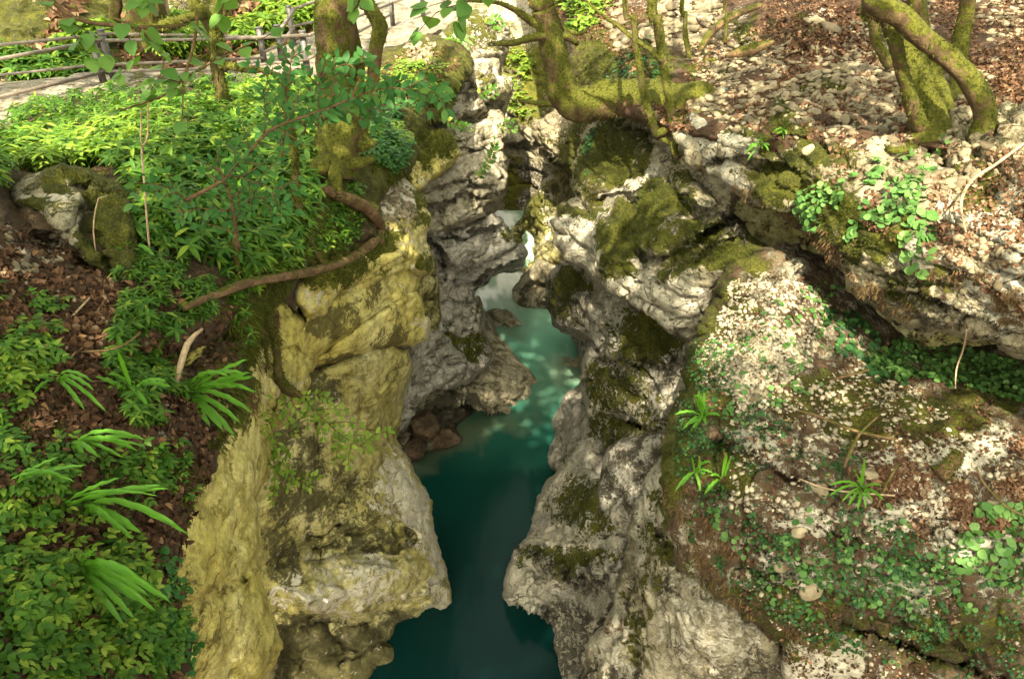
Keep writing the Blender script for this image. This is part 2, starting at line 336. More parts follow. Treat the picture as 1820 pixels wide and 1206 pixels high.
    und = np.sort(E, 1); kk = und[:, 0]*10**7+und[:, 1]; u, inv, ct = np.unique(kk, return_inverse=True, return_counts=True); be = E[ct[inv] == 1]
    bv = np.unique(be); mp = -np.ones(len(V), np.int64); nb = len(bv)
    rr = (V[bv]-np.array([0, 0, CAMZ])); rr /= np.linalg.norm(rr, axis=1, keepdims=True); allV = [V]; Fs = [Fq]; prev = bv; cen = V.mean(0)
    for k, fr_ in enumerate((.2, .55, 1.)):
        nv = V[bv]+rr*skirt*fr_+(.06*skirt*k*fbm(V[bv]*1.3+k, 2, seed)[:, None])*np.array([1, 0, .4]); nv += (cen-V[bv])*(.02+.04*k)*(.5 if label else 1)
        if skirt <= 0: break
        ids = np.arange(nb)+sum(len(a) for a in allV); allV.append(nv)
        m1 = -np.ones(sum(len(a) for a in allV), np.int64); m1[bv] = prev; m2 = m1.copy(); m2[bv] = ids
        Fs.append(np.stack([m1[be[:, 1]], m1[be[:, 0]], m2[be[:, 0]], m2[be[:, 1]]], -1)); prev = ids
    n_ex = sum(len(a) for a in allV)-len(V); V = np.concatenate(allV)
    for nm in A: A[nm] = np.concatenate([A[nm], np.tile(A[nm][bv], n_ex//nb)]) if n_ex else A[nm]
    MOSSG[key or name] = Mg
    SURF[key or name] = (xs[0], ys[0], step, Wp, N2, used & ins)
    if kind == 'structure': o = obj(name, V, Fs, mat, attrs=A); o['kind'] = 'structure'
    else:
        org = V.mean(0).copy(); org[2] = V[:, 2].min(); o = obj(name, V, Fs, mat, attrs=A, origin=org); props(o, label, cat, group)
    return o
def surf(key, px, py):
    x0, y0, st, W, N, ok = SURF[key]; px = np.asarray(px); py = np.asarray(py)
    i = np.clip(np.round((py-y0)/st).astype(int), 0, W.shape[0]-1); j = np.clip(np.round((px-x0)/st).astype(int), 0, W.shape[1]-1)
    return W[i, j], N[i, j], ok[i, j]
def pt(key, px, py): return surf(key, np.array([px]), np.array([py]))[0][0]

# ------------------------------------------------------------ water
def water():
    st = 8; xs = np.arange(560, 1260, st); ys = np.arange(374, 1420, st); X, Y = np.meshgrid(xs, ys)
    r = rays(X, Y); zz = np.interp(Y, [340, 395, 430, 470, 1420], [.75, .62, .25, 0, 0]); W = np.array([0, 0, CAMZ])+r*((zz-CAMZ)/r[..., 2])[..., None]
    W[..., 2] += .006*fbm(W*np.array([1.2, .5, 0]), 2, 3)
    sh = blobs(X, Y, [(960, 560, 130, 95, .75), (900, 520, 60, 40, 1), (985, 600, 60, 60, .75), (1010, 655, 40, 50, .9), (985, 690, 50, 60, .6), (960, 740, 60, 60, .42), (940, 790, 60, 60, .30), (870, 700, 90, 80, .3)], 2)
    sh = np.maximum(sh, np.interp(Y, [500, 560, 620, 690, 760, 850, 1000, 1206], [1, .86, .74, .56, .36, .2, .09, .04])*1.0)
    foam = blobs(X, Y, [(868, 520, 30, 12, .9), (905, 497, 30, 10, .9), (890, 512, 34, 12, .7), (900, 540, 30, 6, .35), (902, 392, 22, 26, .9, 60), (925, 545, 40, 8, .35)], 5)
    rk = blobs(X, Y, [(790, 765, 85, 35, .9), (850, 750, 110, 22, .6), (1000, 665, 45, 26, .5), (960, 690, 30, 50, .4), (900, 590, 40, 14, .5), (720, 800, 60, 40, .6)], 8)
    ny, nx = X.shape; I = np.arange(ny*nx).reshape(ny, nx); Fq = np.stack([I[:-1, :-1], I[1:, :-1], I[1:, 1:], I[:-1, 1:]], -1).reshape(-1, 4)
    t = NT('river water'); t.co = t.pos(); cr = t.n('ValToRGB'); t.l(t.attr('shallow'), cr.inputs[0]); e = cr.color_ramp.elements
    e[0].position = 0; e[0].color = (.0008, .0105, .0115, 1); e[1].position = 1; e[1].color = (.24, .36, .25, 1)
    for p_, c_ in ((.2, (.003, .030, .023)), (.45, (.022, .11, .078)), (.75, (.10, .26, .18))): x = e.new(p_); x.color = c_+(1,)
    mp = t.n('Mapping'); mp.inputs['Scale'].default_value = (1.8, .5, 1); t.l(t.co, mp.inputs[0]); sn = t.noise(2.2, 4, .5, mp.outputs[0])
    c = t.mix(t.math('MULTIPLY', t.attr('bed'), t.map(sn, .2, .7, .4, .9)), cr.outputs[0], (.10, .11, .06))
    c = t.mix(t.map(t.math('ADD', t.attr('foam'), t.math('MULTIPLY', t.math('SUBTRACT', sn, .5), .9)), .2, .95), c, (.80, .84, .80))
    t.l(c, t.b.inputs['Base Color']); t.b.inputs['Roughness'].default_value = .16; t.b.inputs['IOR'].default_value = 1.33; t.b.inputs['Specular IOR Level'].default_value = .22
    bp = t.n('Bump'); bp.inputs['Distance'].default_value = .02; bp.inputs['Strength'].default_value = .25; t.l(sn, bp.inputs['Height']); t.l(bp.outputs[0], t.b.inputs['Normal'])
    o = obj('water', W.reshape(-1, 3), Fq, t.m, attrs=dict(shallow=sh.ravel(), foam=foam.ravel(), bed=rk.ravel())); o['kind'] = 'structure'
water()
def bed():
    n = 140; g = np.linspace(-60, 60, n); X, Y = np.meshgrid(g, g+30); a_ = 3.6+.85*np.clip(Y, 0, 60); Z = -.9+6.6*np.maximum(sstep(a_, a_+2.5, -X), sstep(a_+.8, a_+3.3, X))+.3*fbm(np.stack([X*.2, Y*.2, X*0], -1), 2, 2)
    I = np.arange(n*n).reshape(n, n); Fq = np.stack([I[:-1, :-1], I[:-1, 1:], I[1:, 1:], I[1:, :-1]], -1).reshape(-1, 4)
    o = obj('river_bed', np.stack([X, Y, Z], -1).reshape(-1, 3), Fq, SOIL, attrs=dict(soil=np.ones(n*n))); o['kind'] = 'structure'
bed()

# ------------------------------------------------------------ terrain, far to near
patch('hill_far', [(-250, -260), (900, -280), (2100, -260), (2100, 120), (1100, 160), (1000, 480), (880, 480), (860, 120), (600, 120), (-250, 210)],
      [(-200, -200, 30), (300, -200, 32), (900, -200, 34), (1500, -200, 30), (2000, -200, 28), (0, 60, 14.6), (300, 60, 15.5), (600, 60, 18), (0, 200, 13), (300, 170, 13.5), (930, 120, 24), (930, 300, 22), (940, 460, 20.5), (1100, 50, 20), (1500, 0, 20), (2000, 0, 18)],
      WARM, step=6, roll=40, amp=.5, fr=.35, strata=.08, block=.18, fine=.05, base=(.34, .1, .35, .30), seed=3,
      moss=[(100, 60, 160, 60, .6), (420, 60, 120, 70, .6), (560, 60, 60, 60, .55)], soil=[(60, 40, 60, 20, .4), (930, 180, 80, 160, -1)], lichen=[(940, 200, 80, 180, .5)])
patch('gorge_end', [(880, 60), (930, 40), (1010, 60), (1060, 150), (1040, 260), (1010, 330), (1000, 480), (900, 500), (880, 420), (890, 330), (890, 200)],
      [(900, 80, 23), (960, 80, 22), (1030, 120, 20), (920, 250, 21), (980, 250, 19.5), (920, 400, 20), (980, 460, 18.6), (900, 470, 19.4)], FAR, step=3, roll=14, amp=.35, fr=.6, strata=.22, lay=.5, block=.2, base=(.22, .15, .45, 0), seed=11,
      stain=[(935, 330, 30, 50, .9), (920, 210, 25, 30, .35)], moss=[(905, 345, 16, 60, .8), (960, 130, 40, 60, .75), (910, 100, 20, 40, .6), (940, 200, 30, 16, .6)], ledges=[([(900, 245), (940, 250), (1000, 235)], .5, 40)])
patch('path', [(-250, 236), (0, 226), (60, 186), (200, 166), (420, 152), (560, 150), (650, 112), (740, 70), (800, 44), (812, 10), (800, -40), (640, -30), (600, 40), (420, 110), (200, 130), (0, 150), (-250, 190)],
      [(x, y, 3.32/math.tan(PITCH+math.atan((y-603)/F))) for x in (-250, 100, 500, 900) for y in (-40, 40, 100, 160, 236)], PATHM, step=4, roll=5, rollm=.05, skirt=.3, amp=.05, strata=0, block=.07, fine=.02, base=(.12, 0, .2, .05), seed=5, jit=4, moss=[(300, 140, 90, 12, .5)])
patch('bank_left', [(-260, 232), (0, 222), (40, 192), (140, 180), (300, 150), (430, 148), (555, 152), (620, 128), (680, 96), (760, 66), (840, 62), (838, 110), (815, 160), (800, 190), (770, 215), (745, 240), (740, 280), (700, 320), (688, 345), (670, 400), (640, 440), (590, 470), (520, 500), (480, 560), (455, 620), (440, 690), (410, 750), (400, 800), (375, 845), (345, 880), (320, 940), (300, 1000), (312, 1080), (330, 1150), (330, 1240), (340, 1420), (-260, 1420)],
      [(-200, 210, 10.9), (0, 205, 10.4), (0, 300, 5.8), (-200, 300, 5.5), (0, 250, 7.4), (300, 160, 12), (550, 155, 11.8), (300, 300, 6.2), (300, 220, 8.0), (600, 300, 7.3), (600, 210, 9.2), (640, 140, 12), (760, 80, 14.5), (750, 150, 12.8), (720, 250, 10), (700, 310, 8.6),
       (100, 400, 4.75), (250, 400, 5), (400, 400, 5.5), (550, 440, 6.0), (640, 420, 7.0), (100, 550, 3.85), (300, 600, 3.95), (430, 560, 4.7), (100, 700, 3.2), (300, 750, 3.35), (400, 720, 3.9), (100, 900, 2.55), (260, 900, 2.85), (350, 860, 3.15), (100, 1100, 2.0), (260, 1100, 2.3), (0, 1350, 1.3), (250, 1350, 1.6), (-200, 700, 2.9), (-200, 1100, 1.8), (-200, 400, 4.4)],
      SOIL, step=3.2, roll=24, rollm=.35, skirt=.8, amp=.10, fr=1.2, strata=0, block=.03, fine=.025, seed=7, jit=7, base=(.12, .1, .0, .4),
      moss=[(770, 140, 80, 80, .9), (700, 260, 60, 80, .9), (600, 330, 110, 90, .8), (560, 430, 100, 60, .85), (440, 600, 60, 90, .9), (400, 720, 40, 90, .75), (330, 870, 50, 60, .6), (180, 860, 80, 60, .6), (60, 790, 60, 50, .6), (150, 330, 80, 30, .6), (300, 1100, 40, 80, .5), (520, 500, 60, 40, .8)],
      lichen=[(730, 75, 60, 14, .5), (60, 450, 90, 40, .45), (100, 780, 20, 20, .6), (50, 800, 20, 20, .6), (300, 780, 60, 25, .4), (290, 1120, 25, 60, .5), (740, 220, 50, 20, .5)],
      bumps=[(60, 830, 110, 60, .14), (270, 760, 60, 35, .10), (170, 690, 60, 40, .08), (770, 130, 60, 60, .5), (700, 250, 40, 60, .35)], cracks=[([(250, 640), (330, 640), (400, 600)], .2, 20), ([(20, 340), (40, 420), (200, 480)], .15, 16)])

# grey middle wall beyond
patch('wall_middle_tower', [(770, 80), (800, 40), (830, 22), (870, 18), (900, 38), (907, 75), (893, 130), (915, 150), (912, 165), (898, 210), (897, 260), (901, 300), (893, 345), (880, 380), (820, 420), (740, 440), (690, 380), (680, 280), (720, 200)],
      [(800, 60, 15.6), (880, 60, 16.2), (800, 150, 14.5), (890, 160, 15.6), (850, 250, 14.2), (760, 300, 12.6), (890, 330, 14), (720, 400, 11.5), (830, 400, 12.8)], BEIGE, step=2.2, roll=14, rollm=.8, skirt=2, amp=.22, fr=.6, strata=.12, lay=.35, block=.10, seed=13, tilt=(.1, .2, 1),
      moss=[(840, 55, 70, 36, .75), (870, 150, 40, 20, .7), (895, 240, 12, 60, .7)], stain=[(800, 200, 70, 50, .35), (840, 175, 40, 12, .6)], base=(0, .08, .2, 0), bumps=[(880, 150, 36, 22, .5), (845, 80, 60, 60, .3)], ledges=[([(740, 190), (800, 215), (880, 172), (915, 165)], .4, 40), ([(760, 268), (830, 262), (900, 262)], .12, 15), ([(780, 300), (850, 290), (900, 305)], .15, 12)], cracks=[([(820, 250), (900, 236)], .12, 2.5), ([(830, 225), (900, 220)], .10, 2.5)])
patch('wall_middle_bulge', [(735, 330), (780, 300), (830, 285), (880, 290), (900, 312), (897, 345), (873, 357), (864, 372), (866, 388), (842, 396), (800, 418), (768, 416), (740, 425), (700, 420), (700, 350)],
      [(740, 340, 11.5), (890, 310, 13.4), (860, 380, 12.4), (780, 400, 11.4)], BEIGE, step=2, roll=14, rollm=.8, skirt=1.6, amp=.12, strata=.10, lay=.22, block=.08, seed=17, tilt=(.2, .1, 1), base=(0, .05, .3, 0),
      ledges=[([(760, 365), (800, 352), (845, 345), (900, 345)], .25, 14), ([(770, 330), (830, 318), (900, 325)], .15, 10)], bumps=[(820, 380, 46, 26, .35)])
patch('wall_middle_lower', [(725, 395), (770, 400), (820, 398), (868, 376), (890, 385), (905, 410), (926, 428), (937, 450), (925, 478), (888, 488), (862, 505), (846, 516), (842, 530), (858, 548), (862, 580), (866, 610), (872, 645), (810, 690), (745, 680), (700, 640), (690, 500)],
      [(740, 420, 10.9), (860, 400, 12.5), (930, 445, 13.2), (800, 470, 11.4), (850, 510, 12.2), (740, 520, 10.4), (850, 580, 11.8), (740, 620, 9.7), (860, 640, 11.4)], GREY, step=2, roll=14, rollm=.9, skirt=1.5, amp=.12, fr=.9, strata=.09, lay=.26, block=.07, seed=19, tilt=(.05, 0, 1), base=(.0, .08, .28, 0),
      ledges=[([(775, 428), (830, 415), (880, 405), (905, 400)], .28, 10), ([(838, 520), (845, 492), (880, 478), (937, 448)], .9, 60), ([(742, 540), (780, 542), (865, 532)], .18, 9), ([(742, 562), (800, 566), (860, 560)], .14, 9), ([(745, 590), (800, 592), (865, 585)], .14, 10), ([(770, 430), (800, 470), (850, 480)], .1, 8)],
      cracks=[([(762, 425), (775, 450), (790, 490), (786, 500)], .35, 5), ([(745, 500), (800, 505), (840, 500)], .12, 2.5)], bumps=[(825, 455, 56, 34, .5), (905, 450, 34, 24, .3)],
      moss=[(830, 615, 50, 26, .8), (905, 410, 22, 18, .7), (860, 540, 12, 30, .5), (775, 595, 30, 20, .4)], stain=[(850, 500, 20, 14, .7), (840, 620, 60, 25, .5)])
patch('rock_spur', [(700, 690), (745, 690), (790, 655), (810, 620), (840, 560), (846, 524), (856, 540), (872, 568), (888, 592), (912, 622), (930, 640), (952, 662), (968, 674), (950, 690), (946, 705), (932, 730), (912, 742), (880, 748), (850, 740), (826, 748), (800, 790), (760, 800), (720, 800), (705, 770)],
      [(850, 545, 14.2), (880, 600, 13.6), (965, 674, 12.45), (925, 735, 11.5), (880, 660, 12.2), (830, 700, 11.2), (870, 748, 11.15), (760, 700, 10.3), (780, 780, 10.4), (720, 780, 9.6)], PALE, step=2, roll=9, rollm=.5, skirt=.8, amp=.14, fr=1.1, strata=.06, lay=.2, block=.07, fine=.03, seed=23, tilt=(.7, .2, 1), base=(0, .05, .12, 0),
      ledges=[([(750, 745), (800, 715), (860, 722), (910, 742)], .5, 26)], stain=[(790, 740, 70, 34, .95), (830, 690, 70, 22, .35), (860, 745, 60, 8, .9)], bumps=[(880, 680, 60, 56, .3)])
# spur boulders
WET = [([(728, 735), (750, 725), (772, 735), (780, 765), (765, 785), (735, 778), (725, 758)], 9.7, 'dark brown wet boulder wedged at the waterline under the cliff'),
       ([(748, 770), (770, 758), (805, 762), (822, 782), (800, 796), (762, 800), (744, 790)], 10.3, 'low tan boulder half under water beside the dark wet boulder'),
       ([(722, 780), (740, 775), (756, 790), (750, 815), (728, 822), (714, 805)], 9.5, 'small reddish wet boulder nearest the left cliff foot')]
for i, (pl, Y, lb) in enumerate(WET):
    c = np.mean(pl, 0); patch('wet_boulder', pl, [(c[0], c[1]-20, Y+.15), (c[0]-25, c[1]+20, Y-.15), (c[0]+25, c[1]+20, Y-.1)], BROWN, step=2.2, roll=14, rollm=.4, skirt=.5, amp=.1, block=.04, strata=0, seed=41+i, base=(0, .3, .0, 0), label=lb, cat='boulder', kind=None, group='wet boulders at the cliff foot', key='wb%d' % i)
def rock(name, pl, ctrl, mat, label, cat='boulder', group=None, **k):
    a = dict(step=2.4, roll=14, rollm=.4, skirt=.6, amp=.08, block=.05, strata=.03, kind=None, label=label, cat=cat, group=group); a.update(k)
    return patch(name, pl, ctrl, mat, **a)
rock('river_boulder', [(852, 552), (870, 546), (893, 549), (912, 558), (924, 572), (925, 582), (900, 584), (875, 582), (858, 580)], [(860, 550, 15.0), (920, 575, 14.35), (870, 582, 14.3)], PALE, 'low buff layered rock lying in pale green water below the left wall', seed=51, roll=9, rollm=.3, lay=.1, strata=.07, block=.04)
rock('river_boulder', [(966, 634), (990, 626), (1015, 620), (1040, 618), (1045, 655), (1028, 656), (1000, 648), (975, 642)], [(968, 636, 13.3), (1030, 622, 13.5), (1030, 652, 12.75)], WARM, 'flat pale slab sloping into the water by the right wall', seed=52, roll=6, rollm=.15, strata=.02, block=.01, amp=.03)
rock('river_boulder', [(860, 488), (880, 494), (905, 492), (930, 494), (940, 506), (900, 502), (872, 512), (852, 520), (848, 500)], [(860, 492, 17.0), (935, 500, 16.8), (858, 515, 16.1)], WARM, 'line of pale rocks at the head of the white rapid', seed=53, roll=6, rollm=.2)
rock('river_boulder', [(912, 512), (925, 490), (945, 474), (958, 462), (985, 470), (1000, 490), (1000, 550), (950, 550), (922, 548), (910, 535)], [(950, 470, 15.6), (990, 480, 14.6), (915, 540, 15.3), (990, 548, 14.9), (950, 520, 15.1)], PALE, 'banded grey rock standing in water under the waterfall', seed=54, roll=10, rollm=.45, strata=.10, lay=.2, amp=.1, ledges=[([(912, 512), (950, 500), (1000, 505)], .2, 14)], stain=[(950, 540, 50, 14, .6)])
patch('waterfall_rock', [(908, 470), (902, 430), (912, 400), (928, 372), (950, 345), (968, 318), (985, 306), (1012, 300), (1030, 330), (1030, 440), (1000, 470), (960, 486), (925, 490)],  # crevice shade painted along the crack by the tall narrow blob
      [(930, 380, 17.6), (975, 320, 17.4), (1010, 320, 15.8), (960, 400, 16.9), (930, 450, 16.8), (1010, 450, 15), (960, 470, 16)], OLI, step=2.2, roll=12, rollm=.8, skirt=2, amp=.25, fr=.8, strata=.05, block=.08, seed=29, base=(.34, .1, .3, 0), moss=[(945, 360, 25, 50, .5)], stain=[(935, 425, 14, 40, .9), (985, 380, 14, 60, .6), (1000, 350, 20, 40, .7)], lichen=[(970, 380, 8, 60, .7)], cracks=[([(935, 392), (940, 430), (938, 460)], .8, 9)])

# ---- right side
patch('slope_right', [(1000, -260), (2100, -260), (2100, 300), (1900, 290), (1750, 285), (1600, 262), (1500, 262), (1400, 262), (1300, 258), (1215, 240), (1130, 215), (1060, 200), (1030, 180), (1010, 120), (1010, 60), (960, 20), (930, -40)],
      [(1000, -200, 24), (1500, -200, 20), (2000, -200, 17), (1050, 0, 14.5), (1250, 0, 13.8), (1500, 0, 12.6), (1800, 0, 11), (1050, 150, 11.6), (1200, 100, 10.6), (1200, 210, 8.2), (1330, 215, 7.9), (1400, 100, 9.6), (1600, 100, 8.8), (1800, 100, 8.0), (1400, 240, 7.2), (1650, 250, 6.5), (1800, 280, 5.6), (2000, 300, 4.9)],
      SOIL, step=3.4, roll=14, rollm=.4, skirt=1, amp=.14, fr=.9, strata=0, block=.06, fine=.03, seed=31, base=(.05, .0, .05, .6),
      bumps=[(1090, 110, 90, 70, .7), (1440, 60, 45, 30, .35), (1330, 60, 22, 30, .35), (1480, 150, 60, 24, .18), (1660, 250, 90, 40, .3), (1745, 270, 50, 30, .2), (1400, 222, 80, 26, .25), (1260, 110, 60, 20, .2)],
      moss=[(1100, 110, 100, 70, .75), (1330, 60, 25, 25, .9), (1465, 152, 60, 22, .7), (1430, 40, 60, 30, .5), (1250, 115, 50, 18, .6), (1210, 200, 50, 20, .6), (1400, 220, 60, 30, .7)], lichen=[(1150, 30, 120, 60, .35), (1280, 60, 80, 60, .4), (1440, 45, 60, 36, .5), (1450, 150, 50, 20, .4)], soil=[(1650, 60, 200, 80, .2)])
patch('rock_right_back', [(948, 225), (972, 205), (1000, 195), (1040, 180), (1090, 200), (1110, 260), (1060, 330), (1030, 345), (1012, 320), (1000, 302), (978, 296), (962, 285), (955, 262), (950, 240)],
      [(960, 240, 16), (1000, 210, 15.2), (1050, 220, 13.2), (990, 290, 15), (1030, 300, 13)], WARM, step=2.4, roll=14, rollm=.8, skirt=2, amp=.2, strata=.08, block=.1, seed=33, base=(.05, 0, .4, 0), moss=[(1020, 270, 24, 50, .95), (985, 255, 30, 12, .6)], ledges=[([(955, 262), (980, 275), (1020, 300)], .5, 30)], stain=[(985, 292, 26, 12, .7)])
patch('wall_right_shoulder', [(1018, 300), (1030, 262), (1060, 230), (1100, 212), (1160, 205), (1230, 220), (1300, 260), (1300, 380), (1200, 400), (1080, 400), (1020, 345)],
      [(1030, 290, 11.6), (1100, 225, 11.4), (1200, 230, 9.6), (1280, 280, 8.3), (1030, 340, 10.6), (1200, 380, 8.5), (1280, 370, 7.6)], WARM, step=2.4, roll=20, rollm=.8, skirt=2, amp=.2, strata=.06, block=.10, seed=35, base=(.28, .1, .40, 0), moss=[(1090, 280, 50, 60, .85, -40), (1050, 330, 40, 30, .5), (1190, 330, 50, 30, .5)], bumps=[(1090, 280, 70, 60, .5), (1190, 300, 60, 40, .4)], stain=[(1230, 300, 60, 60, .4)], soil=[(1180, 240, 60, 20, .5)])
# lower right wall (behind nose)
patch('wall_right_lower', [(975, 492), (1000, 466), (1060, 470), (1250, 560), (1300, 700), (1240, 820), (1140, 850), (1130, 900), (1110, 1020), (1080, 1100), (1060, 1130), (1040, 1206), (1000, 1230), (975, 1130), (930, 1100), (897, 1072), (893, 1050), (905, 1010), (915, 980), (940, 945), (945, 915), (952, 890), (975, 850), (995, 822), (1010, 800), (1045, 770), (1042, 720), (1030, 690), (1036, 640), (1040, 594), (1010, 586), (985, 570), (972, 530)],
      [(985, 480, 12.2), (1000, 580, 11.4), (1060, 520, 10.2), (1060, 600, 9.6), (1200, 600, 8.0), (1060, 700, 9.2), (1200, 700, 7.6), (1060, 780, 8.9), (1000, 840, 8.9), (1180, 800, 7.2), (960, 900, 8.7), (1100, 900, 7.2), (960, 1000, 7.6), (1080, 1000, 6.6), (898, 1060, 7.15), (1000, 1100, 6.7), (1060, 1130, 6.2), (990, 1206, 6.05)],
      GREY, step=2.2, roll=14, rollm=.5, skirt=1.2, amp=.12, fr=1.0, strata=.08, lay=.3, block=.06, seed=37, tilt=(-.25, .0, 1), base=(.20, .22, .44, 0),
      ledges=[([(1040, 700), (1100, 735), (1130, 745), (1240, 735)], .18, 20), ([(1000, 590), (1050, 596), (1080, 630), (1160, 640), (1250, 632)], .3, 26), ([(940, 965), (980, 1000), (1010, 1026), (1070, 1015), (1110, 990)], .45, 30), ([(1036, 795), (1090, 800), (1140, 830)], .35, 24), ([(960, 955), (1020, 960), (1110, 935)], .1, 10), ([(897, 1072), (940, 1085), (1000, 1115)], .3, 40)],
      cracks=[([(1050, 830), (1070, 860), (1110, 880)], .15, 3), ([(975, 950), (1040, 905)], .1, 2.5), ([(1060, 560), (1080, 600), (1060, 680)], .2, 5), ([(1120, 745), (1160, 770), (1150, 820)], .15, 4)],
      bumps=[(1010, 530, 44, 60, .25), (1090, 690, 60, 60, .15), (1050, 900, 80, 60, .2), (925, 1040, 40, 40, .2)],
      moss=[(1005, 500, 34, 24, .95), (990, 540, 26, 40, .6), (1090, 690, 60, 40, .62), (1150, 600, 60, 50, .75), (1090, 760, 60, 30, .62), (1040, 900, 56, 44, .62), (1075, 930, 26, 30, .5), (960, 985, 30, 16, .65), (1030, 995, 60, 20, .62, 8), (1000, 1010, 30, 20, .5), (1150, 760, 40, 40, .5), (1000, 800, 30, 20, .4)],
      stain=[(1010, 540, 40, 56, .45), (1150, 650, 80, 50, .5), (1020, 1028, 70, 22, .75, 6), (1020, 1140, 60, 60, .9), (1170, 620, 60, 40, .4), (960, 990, 40, 20, .5)], lichen=[(1100, 720, 60, 30, .6), (980, 870, 40, 40, .5), (1020, 960, 70, 24, .5), (1120, 640, 20, 20, .5), (930, 1030, 40, 40, .55)])
patch('rock_foot_right', [(968, 800), (985, 770), (978, 745), (1005, 700), (1022, 684), (1042, 690), (1060, 780), (1020, 830), (985, 835), (965, 822)], [(980, 760, 10.9), (1030, 700, 11.2), (1030, 790, 9.5), (975, 825, 9.95)], GREY, step=2, roll=10, rollm=.4, skirt=1, amp=.12, strata=.12, lay=.14, block=.08, seed=39, tilt=(-.4, 0, 1), base=(0, .1, .35, 0))
patch('rock_foot_right_far', [(1015, 600), (1030, 588), (1052, 590), (1060, 700), (1035, 690), (1028, 660), (1032, 630)], [(1020, 600, 13.6), (1050, 600, 12.2), (1045, 680, 11.6)], GREY, step=2.2, roll=8, rollm=.4, skirt=1, amp=.1, strata=.1, seed=40, base=(0, .4, .3, 0))
patch('wall_right_backing', [(1080, 800), (1250, 780), (1300, 900), (1200, 1050), (1080, 1050)], [(1100, 820, 7.4), (1250, 820, 6.6), (1100, 1000, 6.6), (1250, 1000, 5.6)], GREY, step=5, roll=8, skirt=0, seed=64, base=(0, .6, 0, 0))  # filler behind the near rock, deep shade painted into its colour
# nose boulder
patch('rock_nose_right', [(980, 395), (992, 372), (1020, 345), (1070, 318), (1130, 290), (1200, 285), (1250, 330), (1300, 375), (1345, 425), (1400, 450), (1440, 470), (1400, 520), (1290, 500), (1262, 540), (1240, 596), (1200, 592), (1160, 565), (1120, 540), (1070, 510), (1040, 482), (1010, 462), (992, 440), (984, 418)],
      [(990, 400, 10.6), (1040, 350, 10.3), (1120, 310, 9.6), (1200, 290, 8.8), (1060, 440, 8.9), (1120, 400, 8.4), (1160, 530, 7.5), (1240, 590, 6.9), (1200, 450, 7.5), (1300, 350, 7.5), (1300, 450, 6.9), (1450, 450, 6.1), (1040, 480, 9.1)], PALE, step=2.2, roll=22, rollm=.55, skirt=1.3, amp=.14, fr=1.2, strata=.07, lay=.3, block=.08, seed=43, tilt=(-.5, .1, 1), base=(.32, .22, .44, 0),
      ledges=[([(1118, 440), (1150, 450), (1200, 440), (1260, 400), (1310, 372)], .28, 16), ([(1230, 420), (1300, 385), (1420, 360)], .45, 24), ([(1180, 480), (1240, 455), (1330, 400)], .18, 14), ([(1040, 350), (1120, 345), (1180, 300)], .12, 10), ([(1090, 520), (1140, 555), (1230, 592)], .2, 12)],
      cracks=[([(1060, 470), (1120, 520), (1200, 560)], .12, 3), ([(1100, 330), (1130, 370), (1110, 420)], .12, 6), ([(1140, 500), (1230, 540)], .1, 3), ([(1200, 330), (1230, 390), (1310, 380)], .2, 6)],
      bumps=[(1250, 345, 50, 32, .25), (1190, 415, 70, 26, .3, -18), (1120, 340, 60, 24, .15, -20), (1230, 500, 70, 40, .15, -20)],
      moss=[(1110, 430, 34, 60, .95, 20), (1030, 375, 34, 12, .6, -20), (1150, 365, 70, 30, .8, -25), (1215, 425, 60, 20, .72, -15), (1160, 400, 26, 30, .7), (1330, 440, 70, 24, .8, -25), (1250, 460, 80, 20, .5, -25), (1190, 345, 40, 20, .7)],
      stain=[(1330, 400, 80, 26, .8), (1280, 440, 60, 20, .5), (1200, 380, 50, 14, .5)], lichen=[(1040, 420, 36, 44, .75), (1120, 320, 60, 16, .6, -25), (1170, 520, 90, 30, .4, 25), (1150, 410, 30, 14, .6)], soil=[(1060, 335, 50, 7, .6, -25)])  # leading dark blob paints the crevice shade below the ledge lip
# dark cavity wall beneath the right ledge
patch('cave_wall_right', [(1200, 260), (1320, 300), (1460, 380), (1560, 470), (1650, 560), (1900, 620), (1900, 760), (1700, 700), (1560, 620), (1440, 560), (1340, 480), (1240, 400)], [(1250, 300, 9.0), (1340, 380, 8.6), (1460, 450, 8.0), (1560, 540, 7.4), (1700, 640, 6.9), (1880, 680, 6.4), (1500, 580, 7.2)], OLI, step=4, roll=8, skirt=0, strata=.06, seed=47, base=(.1, .4, 0, .4))
